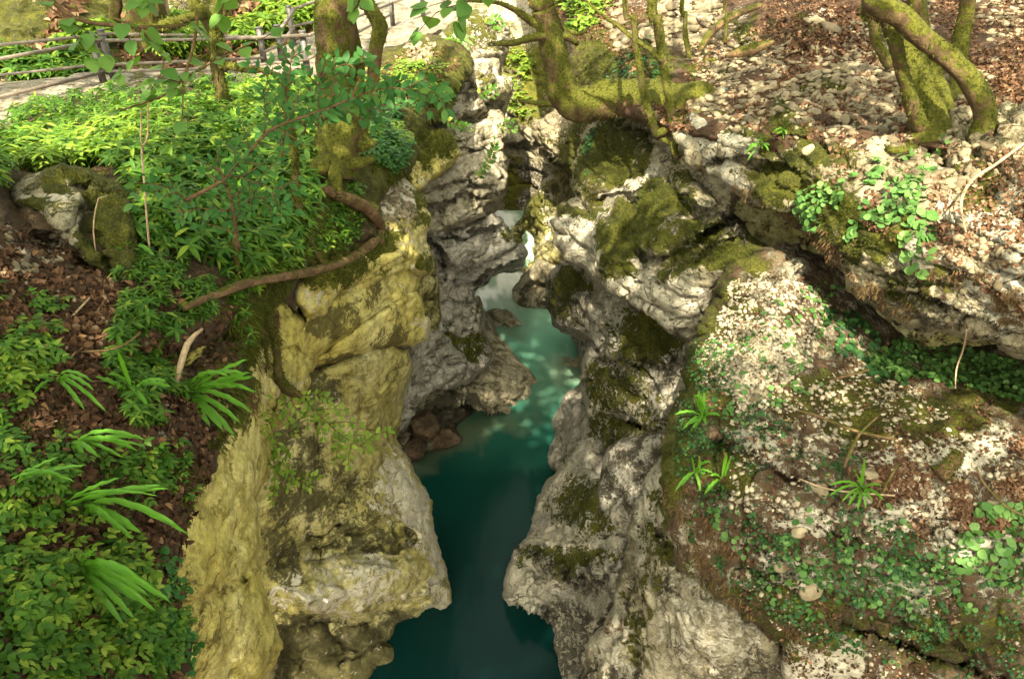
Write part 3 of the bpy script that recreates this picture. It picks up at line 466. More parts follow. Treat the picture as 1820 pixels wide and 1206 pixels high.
# lower slab with gravel
patch('slab_right', [(1292, 470), (1340, 452), (1420, 440), (1500, 480), (1600, 590), (1700, 620), (2100, 660), (2100, 1420), (1420, 1420), (1395, 1206), (1370, 1130), (1300, 1080), (1250, 1040), (1200, 985), (1180, 900), (1172, 840), (1180, 780), (1200, 710), (1222, 640), (1240, 590), (1262, 530)],
      [(1300, 480, 6.5), (1420, 450, 6.55), (1260, 560, 6.0), (1500, 520, 6.4), (1230, 640, 5.5), (1400, 600, 5.45), (1600, 640, 5.6), (1800, 690, 5.2), (2050, 700, 5.0), (1540, 560, 6.2), (1200, 750, 4.9), (1350, 720, 4.75), (1600, 750, 4.5), (1800, 780, 4.35), (1200, 850, 4.4), (1350, 830, 4.15), (1550, 850, 4.0), (1800, 880, 3.85), (1210, 960, 4.1), (1350, 940, 3.8), (1550, 950, 3.7), (1800, 960, 3.6), (1300, 1060, 3.75), (1500, 1080, 3.6), (1800, 1080, 3.45), (1450, 1206, 3.6), (1800, 1206, 3.4), (1500, 1380, 3.5), (2000, 1350, 3.2)],
      SOIL, step=2.8, roll=26, rollm=.35, skirt=1, amp=.10, fr=1.3, strata=.03, block=.06, fine=.02, seed=53, base=(.28, .15, .42, .30), jit=7,
      ledges=[([(1280, 1000), (1400, 1010), (1520, 1080), (1640, 1120), (1760, 1170)], .12, 30), ([(1250, 770), (1320, 800), (1420, 850), (1500, 870)], .10, 30), ([(1440, 940), (1560, 960), (1700, 950)], .08, 18)], cracks=[([(1500, 1110), (1560, 1130), (1630, 1160), (1720, 1180), (1790, 1206)], .14, 5)],
      bumps=[(1345, 790, 50, 34, .16), (1530, 845, 26, 22, .12), (1450, 855, 26, 14, .08), (1610, 910, 50, 22, .08), (1420, 1030, 40, 22, .1), (1660, 1070, 40, 30, .1), (1650, 730, 90, 26, .06)],
      moss=[(1245, 600, 22, 90, .6, 15), (1200, 800, 24, 110, .6), (1310, 470, 60, 20, .5), (1620, 745, 120, 36, .85), (1760, 695, 70, 20, .95), (1500, 690, 80, 30, .55), (1240, 700, 40, 60, .75, -60), (1300, 560, 40, 60, .5), (1420, 700, 60, 30, .4), (1290, 830, 50, 50, .7), (1400, 1110, 160, 60, .5), (1700, 1130, 140, 60, .5)],
      lichen=[(1340, 790, 44, 26, .8, 35), (1560, 720, 60, 16, .5), (1660, 780, 120, 50, .45), (1720, 960, 60, 20, .4), (1440, 930, 40, 16, .6), (1390, 1000, 30, 20, .6), (1420, 1040, 40, 18, .6), (1610, 910, 60, 26, .6), (1320, 660, 80, 70, .3), (1620, 1040, 24, 14, .6), (1500, 1170, 40, 40, .5), (1640, 1060, 26, 30, .6), (1440, 1180, 60, 30, .5)],
      stain=[(1400, 1080, 200, 60, .4), (1700, 1120, 150, 50, .5), (1270, 870, 60, 60, .4)], soil=[(1250, 560, 60, 90, -.8), (1190, 850, 40, 120, -.7), (1330, 470, 60, 30, -.8)])
patch('rock_foot_near', [(1130, 900), (1150, 860), (1172, 810), (1230, 800), (1300, 900), (1420, 1000), (1480, 1206), (1500, 1420), (1020, 1420), (1035, 1206), (1040, 1150), (1062, 1120), (1090, 1060), (1110, 1000), (1118, 940)],
      [(1160, 830, 5.9), (1140, 930, 5.4), (1200, 900, 4.9), (1120, 1040, 5.0), (1230, 1000, 4.5), (1060, 1140, 4.9), (1200, 1150, 4.3), (1400, 1100, 4.0), (1060, 1350, 4.4), (1400, 1350, 3.9)],
      PALE, step=2.4, roll=18, rollm=.4, skirt=1.4, amp=.12, fr=1.3, strata=.03, block=.05, seed=59, tilt=(.9, 0, .4), base=(.12, .2, .34, 0), jit=4,
      cracks=[([(1150, 860), (1140, 930), (1115, 1010), (1130, 1090), (1110, 1206)], .10, 6), ([(1190, 940), (1260, 1020), (1330, 1080), (1400, 1130)], .22, 12), ([(1060, 1180), (1100, 1120), (1110, 1060)], .1, 5)], ledges=[([(1170, 945), (1260, 1020), (1330, 1070)], .12, 20)],
      bumps=[(1290, 1140, 110, 80, .15), (1150, 1020, 40, 90, .1)], moss=[(1170, 980, 30, 60, .5), (1135, 1100, 20, 80, .6), (1200, 880, 40, 30, .6)], lichen=[(1170, 880, 40, 60, .5), (1080, 1130, 30, 60, .5), (1260, 1120, 80, 60, .25), (1150, 960, 20, 60, .5)], stain=[(1320, 1190, 90, 30, .5), (1225, 1010, 60, 50, .45), (1080, 1206, 50, 40, .5), (1125, 1060, 8, 90, .5)], soil=[(1088, 1110, 22, 10, .8)])
# ledge over the cave
patch('ledge_right', [(1200, 232), (1230, 205), (1300, 205), (1400, 205), (1500, 190), (1700, 200), (1900, 200), (2100, 240), (2100, 700), (1900, 676), (1820, 640), (1760, 612), (1700, 600), (1640, 590), (1590, 572), (1540, 540), (1505, 510), (1490, 480), (1472, 455), (1450, 430), (1425, 412), (1400, 392), (1360, 372), (1320, 352), (1290, 322), (1255, 312), (1225, 290)],
      [(1210, 240, 8.0), (1300, 210, 7.85), (1300, 320, 7.2), (1400, 240, 7.1), (1400, 380, 6.5), (1500, 230, 6.9), (1500, 350, 5.75), (1650, 250, 6.4), (1600, 400, 5.2), (1800, 280, 5.5), (1800, 400, 4.8), (2000, 300, 4.9), (1500, 500, 5.7), (1600, 560, 5.15), (1700, 480, 4.75), (1700, 590, 4.9), (1850, 500, 4.4), (1850, 640, 4.7), (2050, 500, 4.0)],
      WARM, step=2.8, roll=22, rollm=.4, skirt=1.5, amp=.12, fr=1.3, strata=.06, lay=.16, block=.06, fine=.03, seed=61, tilt=(.35, .1, 1), jit=5, base=(.30, .2, .30, .36),
      ledges=[([(1240, 268), (1300, 280), (1400, 290), (1440, 310)], .2, 20), ([(1560, 500), (1650, 530), (1750, 560), (1850, 600)], .2, 14), ([(1600, 545), (1700, 575), (1850, 630)], .15, 10), ([(1480, 430), (1560, 480), (1700, 510)], .1, 12)],
      bumps=[(1330, 245, 60, 24, .2), (1370, 340, 50, 34, .15), (1690, 400, 40, 18, .15), (1800, 430, 40, 30, .12)],
      moss=[(1330, 235, 40, 14, .6), (1390, 320, 60, 40, .85), (1440, 280, 60, 26, .7), (1470, 380, 50, 50, .75), (1560, 430, 60, 40, .7), (1720, 320, 60, 30, .6), (1620, 500, 50, 30, .4), (1700, 480, 40, 40, .4)],
      lichen=[(1280, 245, 60, 30, .5), (1790, 400, 60, 60, .6), (1750, 480, 60, 30, .5), (1620, 450, 60, 30, .4), (1290, 320, 30, 26, .5), (1800, 520, 60, 60, .4), (1700, 380, 40, 20, .6)], stain=[(1360, 270, 60, 14, .6), (1380, 360, 80, 30, .35), (1600, 540, 160, 26, .5), (1250, 250, 20, 40, .5)], soil=[(1450, 230, 120, 40, .5), (1450, 430, 60, 60, .4)])

# ---- left gorge wall
patch('wall_left_backing', [(540, 470), (700, 440), (770, 460), (775, 600), (700, 660), (540, 700)], [(560, 500, 7.2), (560, 660, 7.1), (760, 480, 9.8), (760, 620, 9.9), (650, 560, 8.3)], OLI, step=5, roll=8, skirt=0, seed=62, base=(0, .6, 0, 0))  # gap filler, colour darkened to stand in for crevice shade
patch('wall_left_recess', [(700, 590), (770, 590), (800, 600), (830, 650), (800, 690), (760, 700), (730, 745), (712, 770), (640, 800), (560, 700), (600, 600)], [(700, 620, 8.6), (790, 610, 10.2), (820, 650, 10.4), (730, 740, 9.0), (650, 700, 8.2), (650, 600, 8.3)], GREY, step=2.2, roll=8, rollm=.4, skirt=1, amp=.08, strata=.10, lay=.16, block=.06, seed=63, tilt=(.5, .2, 1), base=(0, .2, .3, 0), moss=[(790, 610, 40, 12, .5)],
      ledges=[([(640, 705), (720, 690), (790, 650), (830, 640)], .1, 8), ([(700, 660), (760, 645), (810, 640)], .1, 8)])
patch('wall_left_lower', [(520, 660), (600, 640), (680, 610), (722, 622), (735, 648), (722, 690), (716, 730), (706, 762), (712, 790), (728, 820), (748, 850), (766, 884), (768, 920), (775, 950), (790, 1000), (800, 1040), (802, 1064), (788, 1080), (762, 1098), (748, 1112), (742, 1140), (728, 1172), (700, 1206), (690, 1300), (660, 1420), (400, 1420), (400, 1206), (430, 1000), (440, 850), (480, 740)],
      [(560, 660, 6.7), (640, 660, 7.0), (715, 660, 7.7), (540, 760, 6.4), (620, 780, 6.8), (705, 760, 7.6), (740, 850, 7.5), (600, 880, 6.4), (500, 900, 5.8), (700, 900, 6.8), (765, 930, 7.2), (600, 980, 6.1), (500, 1000, 5.6), (700, 1000, 6.3), (795, 1050, 6.8), (620, 1060, 5.9), (500, 1060, 5.4), (620, 1140, 5.95), (740, 1120, 6.5), (500, 1206, 5.5), (600, 1206, 5.8), (700, 1206, 6.0), (600, 1380, 5.4)],
      OLI, step=2.2, roll=20, rollm=.45, skirt=1.4, amp=.09, fr=.8, strata=.03, lay=.35, block=.022, fine=.007, seed=67, tilt=(.35, .1, 1), base=(.06, .2, .22, 0),
      ledges=[([(520, 985), (560, 960), (620, 940), (680, 925), (770, 900)], .10, 26), ([(540, 1005), (600, 985), (670, 965)], .06, 10), ([(490, 1120), (560, 1095), (640, 1104), (700, 1090), (790, 1066)], .75, 90)],
      cracks=[([(553, 958), (560, 975), (566, 990), (556, 1002)], .07, 4), ([(545, 1002), (600, 986), (650, 972), (700, 966), (740, 960)], .09, 3), ([(560, 975), (610, 955), (650, 940), (690, 930)], .07, 3), ([(480, 1010), (500, 975), (530, 955), (553, 940)], .06, 3), ([(700, 905), (712, 930), (735, 955)], .07, 3), ([(600, 800), (615, 850), (605, 900)], .05, 3), ([(655, 760), (700, 800), (735, 860)], .05, 4), ([(720, 1060), (700, 1085), (740, 1100)], .06, 3), ([(560, 1090), (590, 1130), (640, 1150)], .08, 4), ([(600, 1180), (680, 1140), (730, 1130)], .09, 4), ([(700, 910), (705, 935), (730, 950)], .12, 4), ([(560, 700), (566, 740), (560, 800)], .08, 4), ([(640, 700), (640, 860), (600, 900)], .05, 5), ([(600, 930), (545, 960), (500, 1010)], .08, 4), ([(720, 1060), (760, 1040), (798, 1030)], .08, 4)],
      bumps=[(620, 1040, 130, 60, .22), (700, 1030, 100, 50, .15), (640, 780, 50, 100, .12), (735, 940, 40, 90, .15), (580, 880, 50, 70, .08), (560, 1060, 60, 30, .12)],
      stain=[(520, 830, 50, 110, .5), (600, 900, 90, 60, .45), (700, 960, 60, 26, .45), (580, 1170, 170, 60, .95), (700, 1130, 60, 40, .7), (560, 690, 40, 30, .6), (500, 1000, 30, 60, .6), (650, 965, 60, 14, .6)], moss=[(520, 860, 40, 60, .35), (720, 1010, 60, 30, .25), (500, 1120, 60, 50, .4)],  # the wide low blobs paint shade on the underside of the bulge
      lichen=[(740, 900, 30, 90, .55, -20), (640, 1010, 90, 30, .35), (700, 860, 30, 60, .4), (600, 1060, 120, 22, .4), (780, 1030, 20, 50, .5)])
patch('ledge_left_lower', [(545, 640), (580, 615), (640, 575), (690, 540), (740, 515), (757, 560), (768, 590), (760, 606), (722, 614), (670, 625), (610, 640), (560, 652)], [(560, 645, 6.5), (640, 600, 6.85), (740, 560, 7.95), (765, 595, 8.2), (640, 632, 6.9)], YEL, step=2.2, roll=11, rollm=.5, skirt=1, amp=.06, strata=.02, block=.012, fine=.008, seed=71, base=(0, .2, .12, 0), stain=[(600, 640, 40, 12, .7), (690, 600, 30, 30, .5)], lichen=[(755, 590, 14, 30, .5)])
patch('ledge_left_main', [(520, 600), (560, 540), (640, 505), (700, 470), (738, 470), (746, 490), (742, 515), (733, 532), (700, 552), (668, 570), (630, 592), (596, 612), (568, 640), (545, 672), (528, 660)], [(540, 600, 6.0), (600, 540, 6.5), (700, 490, 7.7), (740, 510, 8.0), (600, 600, 6.4), (550, 650, 6.1)], YEL, step=2.2, roll=14, rollm=.5, skirt=.9, amp=.07, strata=.02, block=.012, fine=.008, seed=73, base=(.0, .1, .1, 0), stain=[(580, 570, 50, 26, .75), (625, 560, 8, 40, .6), (660, 520, 16, 40, .6)], lichen=[(715, 505, 20, 20, .3)])
patch('ledge_left_upper', [(560, 545), (590, 500), (640, 470), (700, 445), (742, 448), (738, 472), (700, 488), (668, 500), (650, 520), (620, 525), (594, 530)], [(590, 520, 6.5), (660, 480, 7.1), (735, 460, 7.9)], YEL, step=2.2, roll=9, rollm=.35, skirt=.8, amp=.07, strata=.05, lay=.12, block=.04, seed=75, base=(.1, .25, .15, 0), moss=[(640, 475, 60, 20, .6)])
patch('shoulder_left', [(575, 560), (545, 560), (525, 530), (535, 490), (560, 470), (590, 440), (620, 400), (640, 360), (680, 316), (712, 300), (745, 340), (766, 392), (758, 420), (768, 452), (762, 480), (742, 494), (700, 470), (640, 490), (600, 520)], [(540, 540, 5.9), (600, 470, 6.5), (650, 380, 8.0), (710, 320, 9.6), (755, 400, 9.0), (750, 470, 8.3), (690, 440, 7.6), (640, 480, 6.9)], YEL, step=2.4, roll=20, rollm=.6, skirt=1.5, amp=.14, strata=.02, block=.06, seed=77, base=(.22, 0, .40, .1), moss=[(640, 440, 60, 40, .8), (755, 470, 16, 18, .95), (745, 360, 18, 40, .7), (610, 490, 60, 30, .9)], bumps=[(750, 470, 26, 20, .25), (700, 360, 40, 50, .2)], lichen=[(690, 350, 40, 40, .6)], soil=[(640, 400, 40, 20, .5)])
rock('mossy_block', [(718, 300), (720, 260), (735, 236), (770, 226), (800, 236), (818, 262), (820, 280), (800, 300), (770, 322), (745, 345), (728, 340)], [(730, 260, 10.6), (810, 260, 11.6), (740, 330, 10.0), (790, 300, 11.0)], YEL, 'square moss covered block jutting from the left cliff top', cat='boulder', seed=79, base=(.45, .1, 0, 0), moss=[(770, 250, 50, 30, .8)], rollm=.7, skirt=1.2, lichen=[(750, 330, 30, 14, .5)])
patch('column_left', [(400, 470), (480, 520), (540, 560), (562, 600), (552, 640), (545, 690), (520, 735), (492, 752), (484, 790), (478, 832), (455, 880), (462, 920), (467, 960), (460, 990), (468, 1040), (482, 1080), (499, 1130), (497, 1160), (470, 1200), (450, 1260), (440, 1420), (160, 1420), (200, 1100), (240, 900), (300, 720), (350, 580)],
      [(480, 560, 5.5), (540, 600, 5.95), (450, 700, 4.8), (530, 690, 5.8), (490, 760, 5.2), (400, 850, 3.75), (465, 850, 4.6), (400, 1000, 3.4), (460, 1000, 4.1), (400, 1200, 3.3), (490, 1140, 4.0), (280, 900, 3.1), (280, 1200, 2.75), (330, 1380, 2.7), (360, 700, 4.1)], YEL, step=2.3, roll=18, rollm=.4, skirt=1, amp=.08, fr=1.1, strata=.015, block=.02, fine=.008, seed=83, jit=3, base=(0, .02, .08, 0),
      cracks=[([(560, 660), (500, 700), (470, 740)], .05, 4), ([(330, 1080), (380, 1060), (430, 1030), (455, 1000)], .12, 8), ([(420, 1000), (400, 1090), (410, 1206)], .05, 8), ([(400, 830), (430, 900), (420, 1000)], .05, 7), ([(485, 660), (460, 700), (490, 740)], .06, 4)], ledges=[([(330, 1070), (390, 1055), (450, 1010)], .10, 30), ([(470, 640), (520, 610), (560, 640)], .06, 10)],
      bumps=[(430, 880, 40, 60, .10), (430, 1000, 46, 50, .10), (455, 1120, 40, 80, .1), (510, 690, 40, 50, .08), (360, 1100, 60, 100, .1)], stain=[(350, 1110, 40, 70, .45), (390, 1040, 40, 12, .5), (300, 960, 40, 60, .7)], moss=[(440, 560, 50, 60, .9), (400, 700, 50, 90, .9), (510, 520, 40, 30, .8), (330, 1150, 30, 60, .35)], lichen=[(500, 700, 30, 40, .35)])
rock('mossy_boulder', [(18, 350), (30, 322), (75, 300), (110, 292), (160, 300), (215, 330), (240, 360), (245, 430), (238, 500), (205, 498), (170, 480), (130, 440), (95, 410), (70, 380), (40, 368)], [(30, 340, 5.1), (110, 305, 5.3), (230, 350, 5.0), (120, 400, 4.6), (230, 490, 4.2), (180, 470, 4.3)], PALE, 'large mossy boulder with bare white patches at the edge of the herb bed', seed=91, roll=20, rollm=.3, amp=.09, block=.06, step=2.2, base=(.42, .34, .1, 0), moss=[(90, 320, 30, 20, .8), (140, 300, 60, 16, .8), (200, 400, 50, 90, .75), (60, 370, 30, 10, .6)], lichen=[(45, 350, 22, 18, .8), (100, 345, 20, 20, .8, 40)], stain=[(200, 410, 50, 90, .8)], cracks=[([(150, 330), (160, 400), (200, 480)], .12, 7)])

# ------------------------------------------------------------ plants, stones, trees: helpers
def leaf_tpl(w=.4, fold=.06, droop=.18, rows=(0, .18, .45, .75, 1), prof=(.0, .75, 1, .62, 0), wave=0):
    V = []; F3 = []; F4 = []; prev = None
    for k, (t, p) in enumerate(zip(rows, prof)):
        z = -droop*t*t; b = len(V)
        if p == 0: V.append((0, t, z)); cur = [b]
        else: V += [(-w/2*p, t, z+fold*p+wave*(-1)**k), (0, t, z), (w/2*p, t, z+fold*p-wave*(-1)**k)]; cur = [b, b+1, b+2]
        if prev is not None:
            if len(prev) == 1: F3 += [(prev[0], cur[1], cur[0]), (prev[0], cur[2], cur[1])]
            elif len(cur) == 1: F3 += [(prev[0], prev[1], cur[0]), (prev[1], prev[2], cur[0])]
            else: F4 += [(prev[0], prev[1], cur[1], cur[0]), (prev[1], prev[2], cur[2], cur[1])]
        prev = cur
    return np.array(V, float), np.array(F3).reshape(-1, 3), np.array(F4).reshape(-1, 4)
def merge(parts):
    V = []; A = []; B = []; n = 0
    for v, a, b in parts: V.append(v); A.append(a+n); B.append(b+n); n += len(v)
    return np.concatenate(V), np.concatenate(A).reshape(-1, 3).astype(int), np.concatenate(B).reshape(-1, 4).astype(int)
def fan_tpl(angs_r, dome=.05, off=(0, .0, 0)):
    V = [(0, 0, 0)]+[(math.cos(a)*r, math.sin(a)*r, dome*r*(1 if k % 2 else .4)) for k, (a, r) in enumerate(angs_r)]
    n = len(angs_r); return np.array(V)+np.array(off), np.array([(0, 1+k, 1+(k+1) % n) for k in range(n)]), np.zeros((0, 4), int)
def rotz(a): c, s = math.cos(a), math.sin(a); return np.array([[c, -s, 0], [s, c, 0], [0, 0, 1.]])
def rotx(a): c, s = math.cos(a), math.sin(a); return np.array([[1., 0, 0], [0, c, -s], [0, s, c]])
def roty(a): c, s = math.cos(a), math.sin(a); return np.array([[c, 0, s], [0, 1., 0], [-s, 0, c]])
def xf(t, M, s=1, p=(0, 0, 0)): return (t[0]*s)@M.T+np.array(p), t[1], t[2]
def stem_tpl(p0, p1, r=.01):
    p0 = np.array(p0, float); p1 = np.array(p1, float); d = p1-p0; a = np.cross(d, (.3, .9, .1)); a /= np.linalg.norm(a); b = np.cross(d, a); b /= np.linalg.norm(b)
    V = [p+r*(math.cos(k*2.094)*a+math.sin(k*2.094)*b) for p in (p0, p1) for k in range(3)]
    return np.array(V), np.zeros((0, 3), int), np.array([(k, (k+1) % 3, 3+(k+1) % 3, 3+k) for k in range(3)])
LEAF = leaf_tpl(); LANCE = leaf_tpl(w=.3, droop=.25); OVAL = leaf_tpl(w=.62, droop=.12, prof=(0, .8, 1, .7, 0)); 
def herb_tpl(seed, kind=0):
    r = random.Random(seed); P = []
    if kind == 0:       # upright stem with whorls of lance leaves
        P.append(stem_tpl((0, 0, 0), (0, 0, 1), .018)); n = r.randint(6, 8)
        for k in range(n): P.append(xf(LANCE, rotz(k*6.283/n+r.uniform(-.3, .3))@rotx(r.uniform(-.25, .45)), r.uniform(.5, .72), (0, 0, 1)))
        for k in range(4): P.append(xf(LANCE, rotz(k*1.57+r.uniform(-.4, .4))@rotx(r.uniform(-.1, .4)), r.uniform(.35, .55), (0, 0, r.uniform(.45, .75))))
    elif kind == 1:     # compound leaf on stalks, toothed leaflets
        for q in range(r.randint(3, 5)):
            a = q*1.4+r.uniform(-.4, .4); el_ = r.uniform(.5, 1.1); M = rotz(a)@rotx(el_); end = M@np.array([0, 1, 0]); P.append(stem_tpl((0, 0, 0), end, .012))
            M2 = rotz(a)@rotx(r.uniform(-.2, .25))
            P.append(xf(TOOTH, M2, .5, end))
            for sgn in (-1, 1):
                for t_, s_ in ((0, .42), (-.32, .46)):
                    P.append(xf(TOOTH, M2@rotz(sgn*1.05)@rotx(r.uniform(-.3, .1)), s_, end+M2@np.array([0, t_, 0])))
    else:               # trefoil
        for q in range(5):
            M = rotz(q*1.26+r.uniform(-.3, .3))@rotx(r.uniform(.3, 1.2)); end = M@np.array([0, .8, 0]); P.append(stem_tpl((0, 0, 0), end, .012))
            for k in range(3): P.append(xf(OVAL, rotz(k*2.09+q)@rotx(r.uniform(-.15, .1)), .38, end))
    return merge(P)
def frames(n, nrm, tilt=.35, up=.6):
    """random frames whose z follows a blend of the surface normal and the vertical"""
    z = nrm*(1-up)+np.array([0, 0, 1.])*up+rng.normal(0, tilt, (n, 3)); z /= np.linalg.norm(z, axis=1, keepdims=True)
    a = rng.normal(0, 1, (n, 3)); x = np.cross(a, z); x /= np.linalg.norm(x, axis=1, keepdims=True); y = np.cross(z, x)
    return np.stack([x, y, z], -1)
def scatter(tpls, pos, fr, sc):
    Vs = []; A = []; B = []; n = 0; pick = rng.integers(0, len(tpls), len(pos)); sc = np.asarray(sc)
    for k, t in enumerate(tpls):
        m = pick == k; c = int(m.sum())
        if not c: continue
        s_ = sc[m]; s_ = s_[:, None, None] if s_.ndim == 1 else s_[:, None, :]
        v = np.einsum('nij,nkj->nki', fr[m], t[0][None]*s_)+pos[m][:, None, :]; L = len(t[0]); o = (np.arange(c)*L+n)[:, None, None]
        A.append((t[1][None]+o).reshape(-1, 3)); B.append((t[2][None]+o).reshape(-1, 4)); Vs.append(v.reshape(-1, 3)); n += c*L
    return np.concatenate(Vs), [np.concatenate(A).astype(int), np.concatenate(B).astype(int)]
def sample(key, poly, n, dens=None, clump=0, seed=1):
    P = np.array(poly, float); lo = P.min(0); hi = P.max(0); out = []; got = 0
    for _ in range(40):
        q = rng.uniform(lo, hi, (n*2, 2)); k = inside(q[:, 0], q[:, 1], P)
        if clump: k &= (vnoise(np.c_[q/clump, q[:, 0]*0], seed)+.5*vnoise(np.c_[q/clump*2.3, q[:, 0]*0], seed+1)) > rng.uniform(-.22, .32, len(q))
        k &= surf(key, q[:, 0], q[:, 1])[2]; q = q[k]; out.append(q); got += len(q)
        if got >= n: break
    q = np.concatenate(out)[:n]; p, nn, _ = surf(key, q[:, 0], q[:, 1]); nn = nn/np.linalg.norm(nn, axis=1, keepdims=True); return q, p.copy(), nn.copy()
TOOTH = leaf_tpl(w=.6, droop=.2, fold=.07, rows=(0, .1, .22, .27, .45, .5, .68, .73, .88, 1), prof=(0, .55, .95, .68, 1, .7, .8, .5, .42, 0))
HT = [herb_tpl(k, 0) for k in range(5)]; HC = [herb_tpl(k, 1) for k in range(5)]; H3 = [herb_tpl(k, 2) for k in range(4)]
def stuff(name, V, F_, mat, label, cat): o = obj(name, V, F_, mat); return props(o, label, cat, kind='stuff')
def join(L):
    V = []; A = []; B = []; n = 0
    for v, (a, b) in L: V.append(v); A.append(a+n); B.append(b+n); n += len(v)
    return np.concatenate(V), [np.concatenate(A), np.concatenate(B)]

# ---- tubes
def pxm(px, py, Y): r = rays(px, py); s = Y/r[1]; return s/F      # metres per pixel at a point
def tube(pts, ns=12, seg=.08, bump=.12, seed=1, world=False, flat=1.0, lump=None, closed=True):
    """pts: (px, py, Y, width in px) or world (x, y, z, radius)"""
    C = np.array([list(p[:4]) if world else list(at(p[0], p[1], p[2]))+[p[3]*.5*pxm(p[0], p[1], p[2])] for p in pts], float)
    C = smooth_poly(C, 12, False); d = np.linalg.norm(np.diff(C[:, :3], axis=0), axis=1); s = np.r_[0, np.cumsum(d)]; n = max(4, int(s[-1]/seg))
    t = np.linspace(0, s[-1], n); C = np.stack([np.interp(t, s, C[:, k]) for k in range(4)], -1)
    T = np.gradient(C[:, :3], axis=0); T /= np.linalg.norm(T, axis=1, keepdims=True)+1e-9; a = np.cross(T[0], (.21, .9, .3)); a /= np.linalg.norm(a); V = []
    for k in range(n):
        a = a-T[k]*(a@T[k]); a /= np.linalg.norm(a); b = np.cross(T[k], a); ang = np.arange(ns)*2*math.pi/ns
        V.append(C[k, :3]+C[k, 3]*(np.cos(ang)[:, None]*a+np.sin(ang)[:, None]*b))
    V = np.array(V); dirn = V-C[:, None, :3]; r = C[:, 3][:, None]
    nz = .8*fbm(V/.22+seed*5, 3, seed)+.7*fbm(V*11+seed, 3, seed+3)+.4*(ridged(V*np.array([14, 14, 4]), 2, seed)-.3); an_ = np.arange(ns)*2*math.pi/ns; fl = np.stack(np.broadcast_arrays(np.cos(an_)[None]*1.9, np.sin(an_)[None]*1.9, (t*1.1)[:, None]), -1); nz = nz+1.1*fbm(fl+seed, 2, seed+8); V = C[:, None, :3]+dirn*(1+bump*2*nz)[..., None]
    I = np.arange(n*ns).reshape(n, ns); J = np.roll(I, -1, 1); Fq = np.stack([I[:-1], J[:-1], J[1:], I[1:]], -1).reshape(-1, 4)
    V = V.reshape(-1, 3); V = np.concatenate([V, C[[0, -1], :3]]); cap = [(ns*0+(k+1) % ns, k, n*ns) for k in range(ns)]+[((n-1)*ns+k, (n-1)*ns+(k+1) % ns, n*ns+1) for k in range(ns)]
    return V, [np.array(cap), Fq], C
def moss_tufts(Vs, dens, size, updown=.3, seed=1):
    """short hairy tufts over tube surfaces"""
    v, fq = Vs; q = fq; c = v[q].mean(1); nn = np.cross(v[q[:, 1]]-v[q[:, 0]], v[q[:, 3]]-v[q[:, 0]]); ar = np.linalg.norm(nn, axis=1); nn /= ar[:, None]+1e-9
    m = fbm(c*2.2, 3, seed)+.35*nn[:, 2]; p = ar*(np.clip(m+.35, 0, 1)+.02); p /= p.sum(); k = rng.choice(len(q), dens, p=p); b = rng.random((dens, 2, 1))
    pos = v[q[k, 0]]*(1-b[:, 0])*(1-b[:, 1])+v[q[k, 1]]*b[:, 0]*(1-b[:, 1])+v[q[k, 2]]*b[:, 0]*b[:, 1]+v[q[k, 3]]*(1-b[:, 0])*b[:, 1]
    z = nn[k]; y = z*.75+np.array([0, 0, -.6])+rng.normal(0, .4, (dens, 3)); y /= np.linalg.norm(y, axis=1, keepdims=True); x = np.cross(y, rng.normal(0, 1, (dens, 3))); x /= np.linalg.norm(x, axis=1, keepdims=True)
    fr = np.stack([x, y, np.cross(x, y)], -1); T = [(np.array([(-.16, 0, 0), (.16, 0, 0), (.05, 1, .1)]), np.array([(0, 1, 2)]), np.zeros((0, 4), int))]
    return scatter(T, pos-nn[k]*.004, fr, rng.uniform(.5, 1.3, dens)*size)
def tree(label, cat, stems, mat=BARK, group=None, name='tree', tufts=0, tsize=.035, bump=.10, seed=1, pname='trunk', bname='branch', crown=None, base=None):
    """stems: list of point lists; first is the trunk"""
    tubes = []
    for i, s in enumerate(stems):
        wd = bool(s and s[0] == 'w'); tubes.append(tube(s[1:] if wd else s, world=wd, seed=seed+i, bump=bump, ns=20 if i == 0 else 12, seg=.05 if i == 0 else .06))
    C = tubes[0][2]; j = 0 if C[0, 2] < C[-1, 2] else -1; root = empty(name, C[j, :3] if base is None else base, label, cat, group)
    for i, (v, f, c) in enumerate(tubes):
        o = obj(pname if i == 0 else bname, v, f, mat, root)
    if tufts:
        tot = sum(len(t[0]) for t in tubes); L = [moss_tufts((t[0], t[1][1]), max(20, int(tufts*len(t[0])/tot)), tsize, seed=seed) for t in tubes]
        v, f = join(L); obj('moss', v, f, MOSSM, root, smooth=False)
    return root, tubes
LIFT = lambda p, dx, dy, dz: (p[0]+dx, p[1]+dy, p[2]+dz)

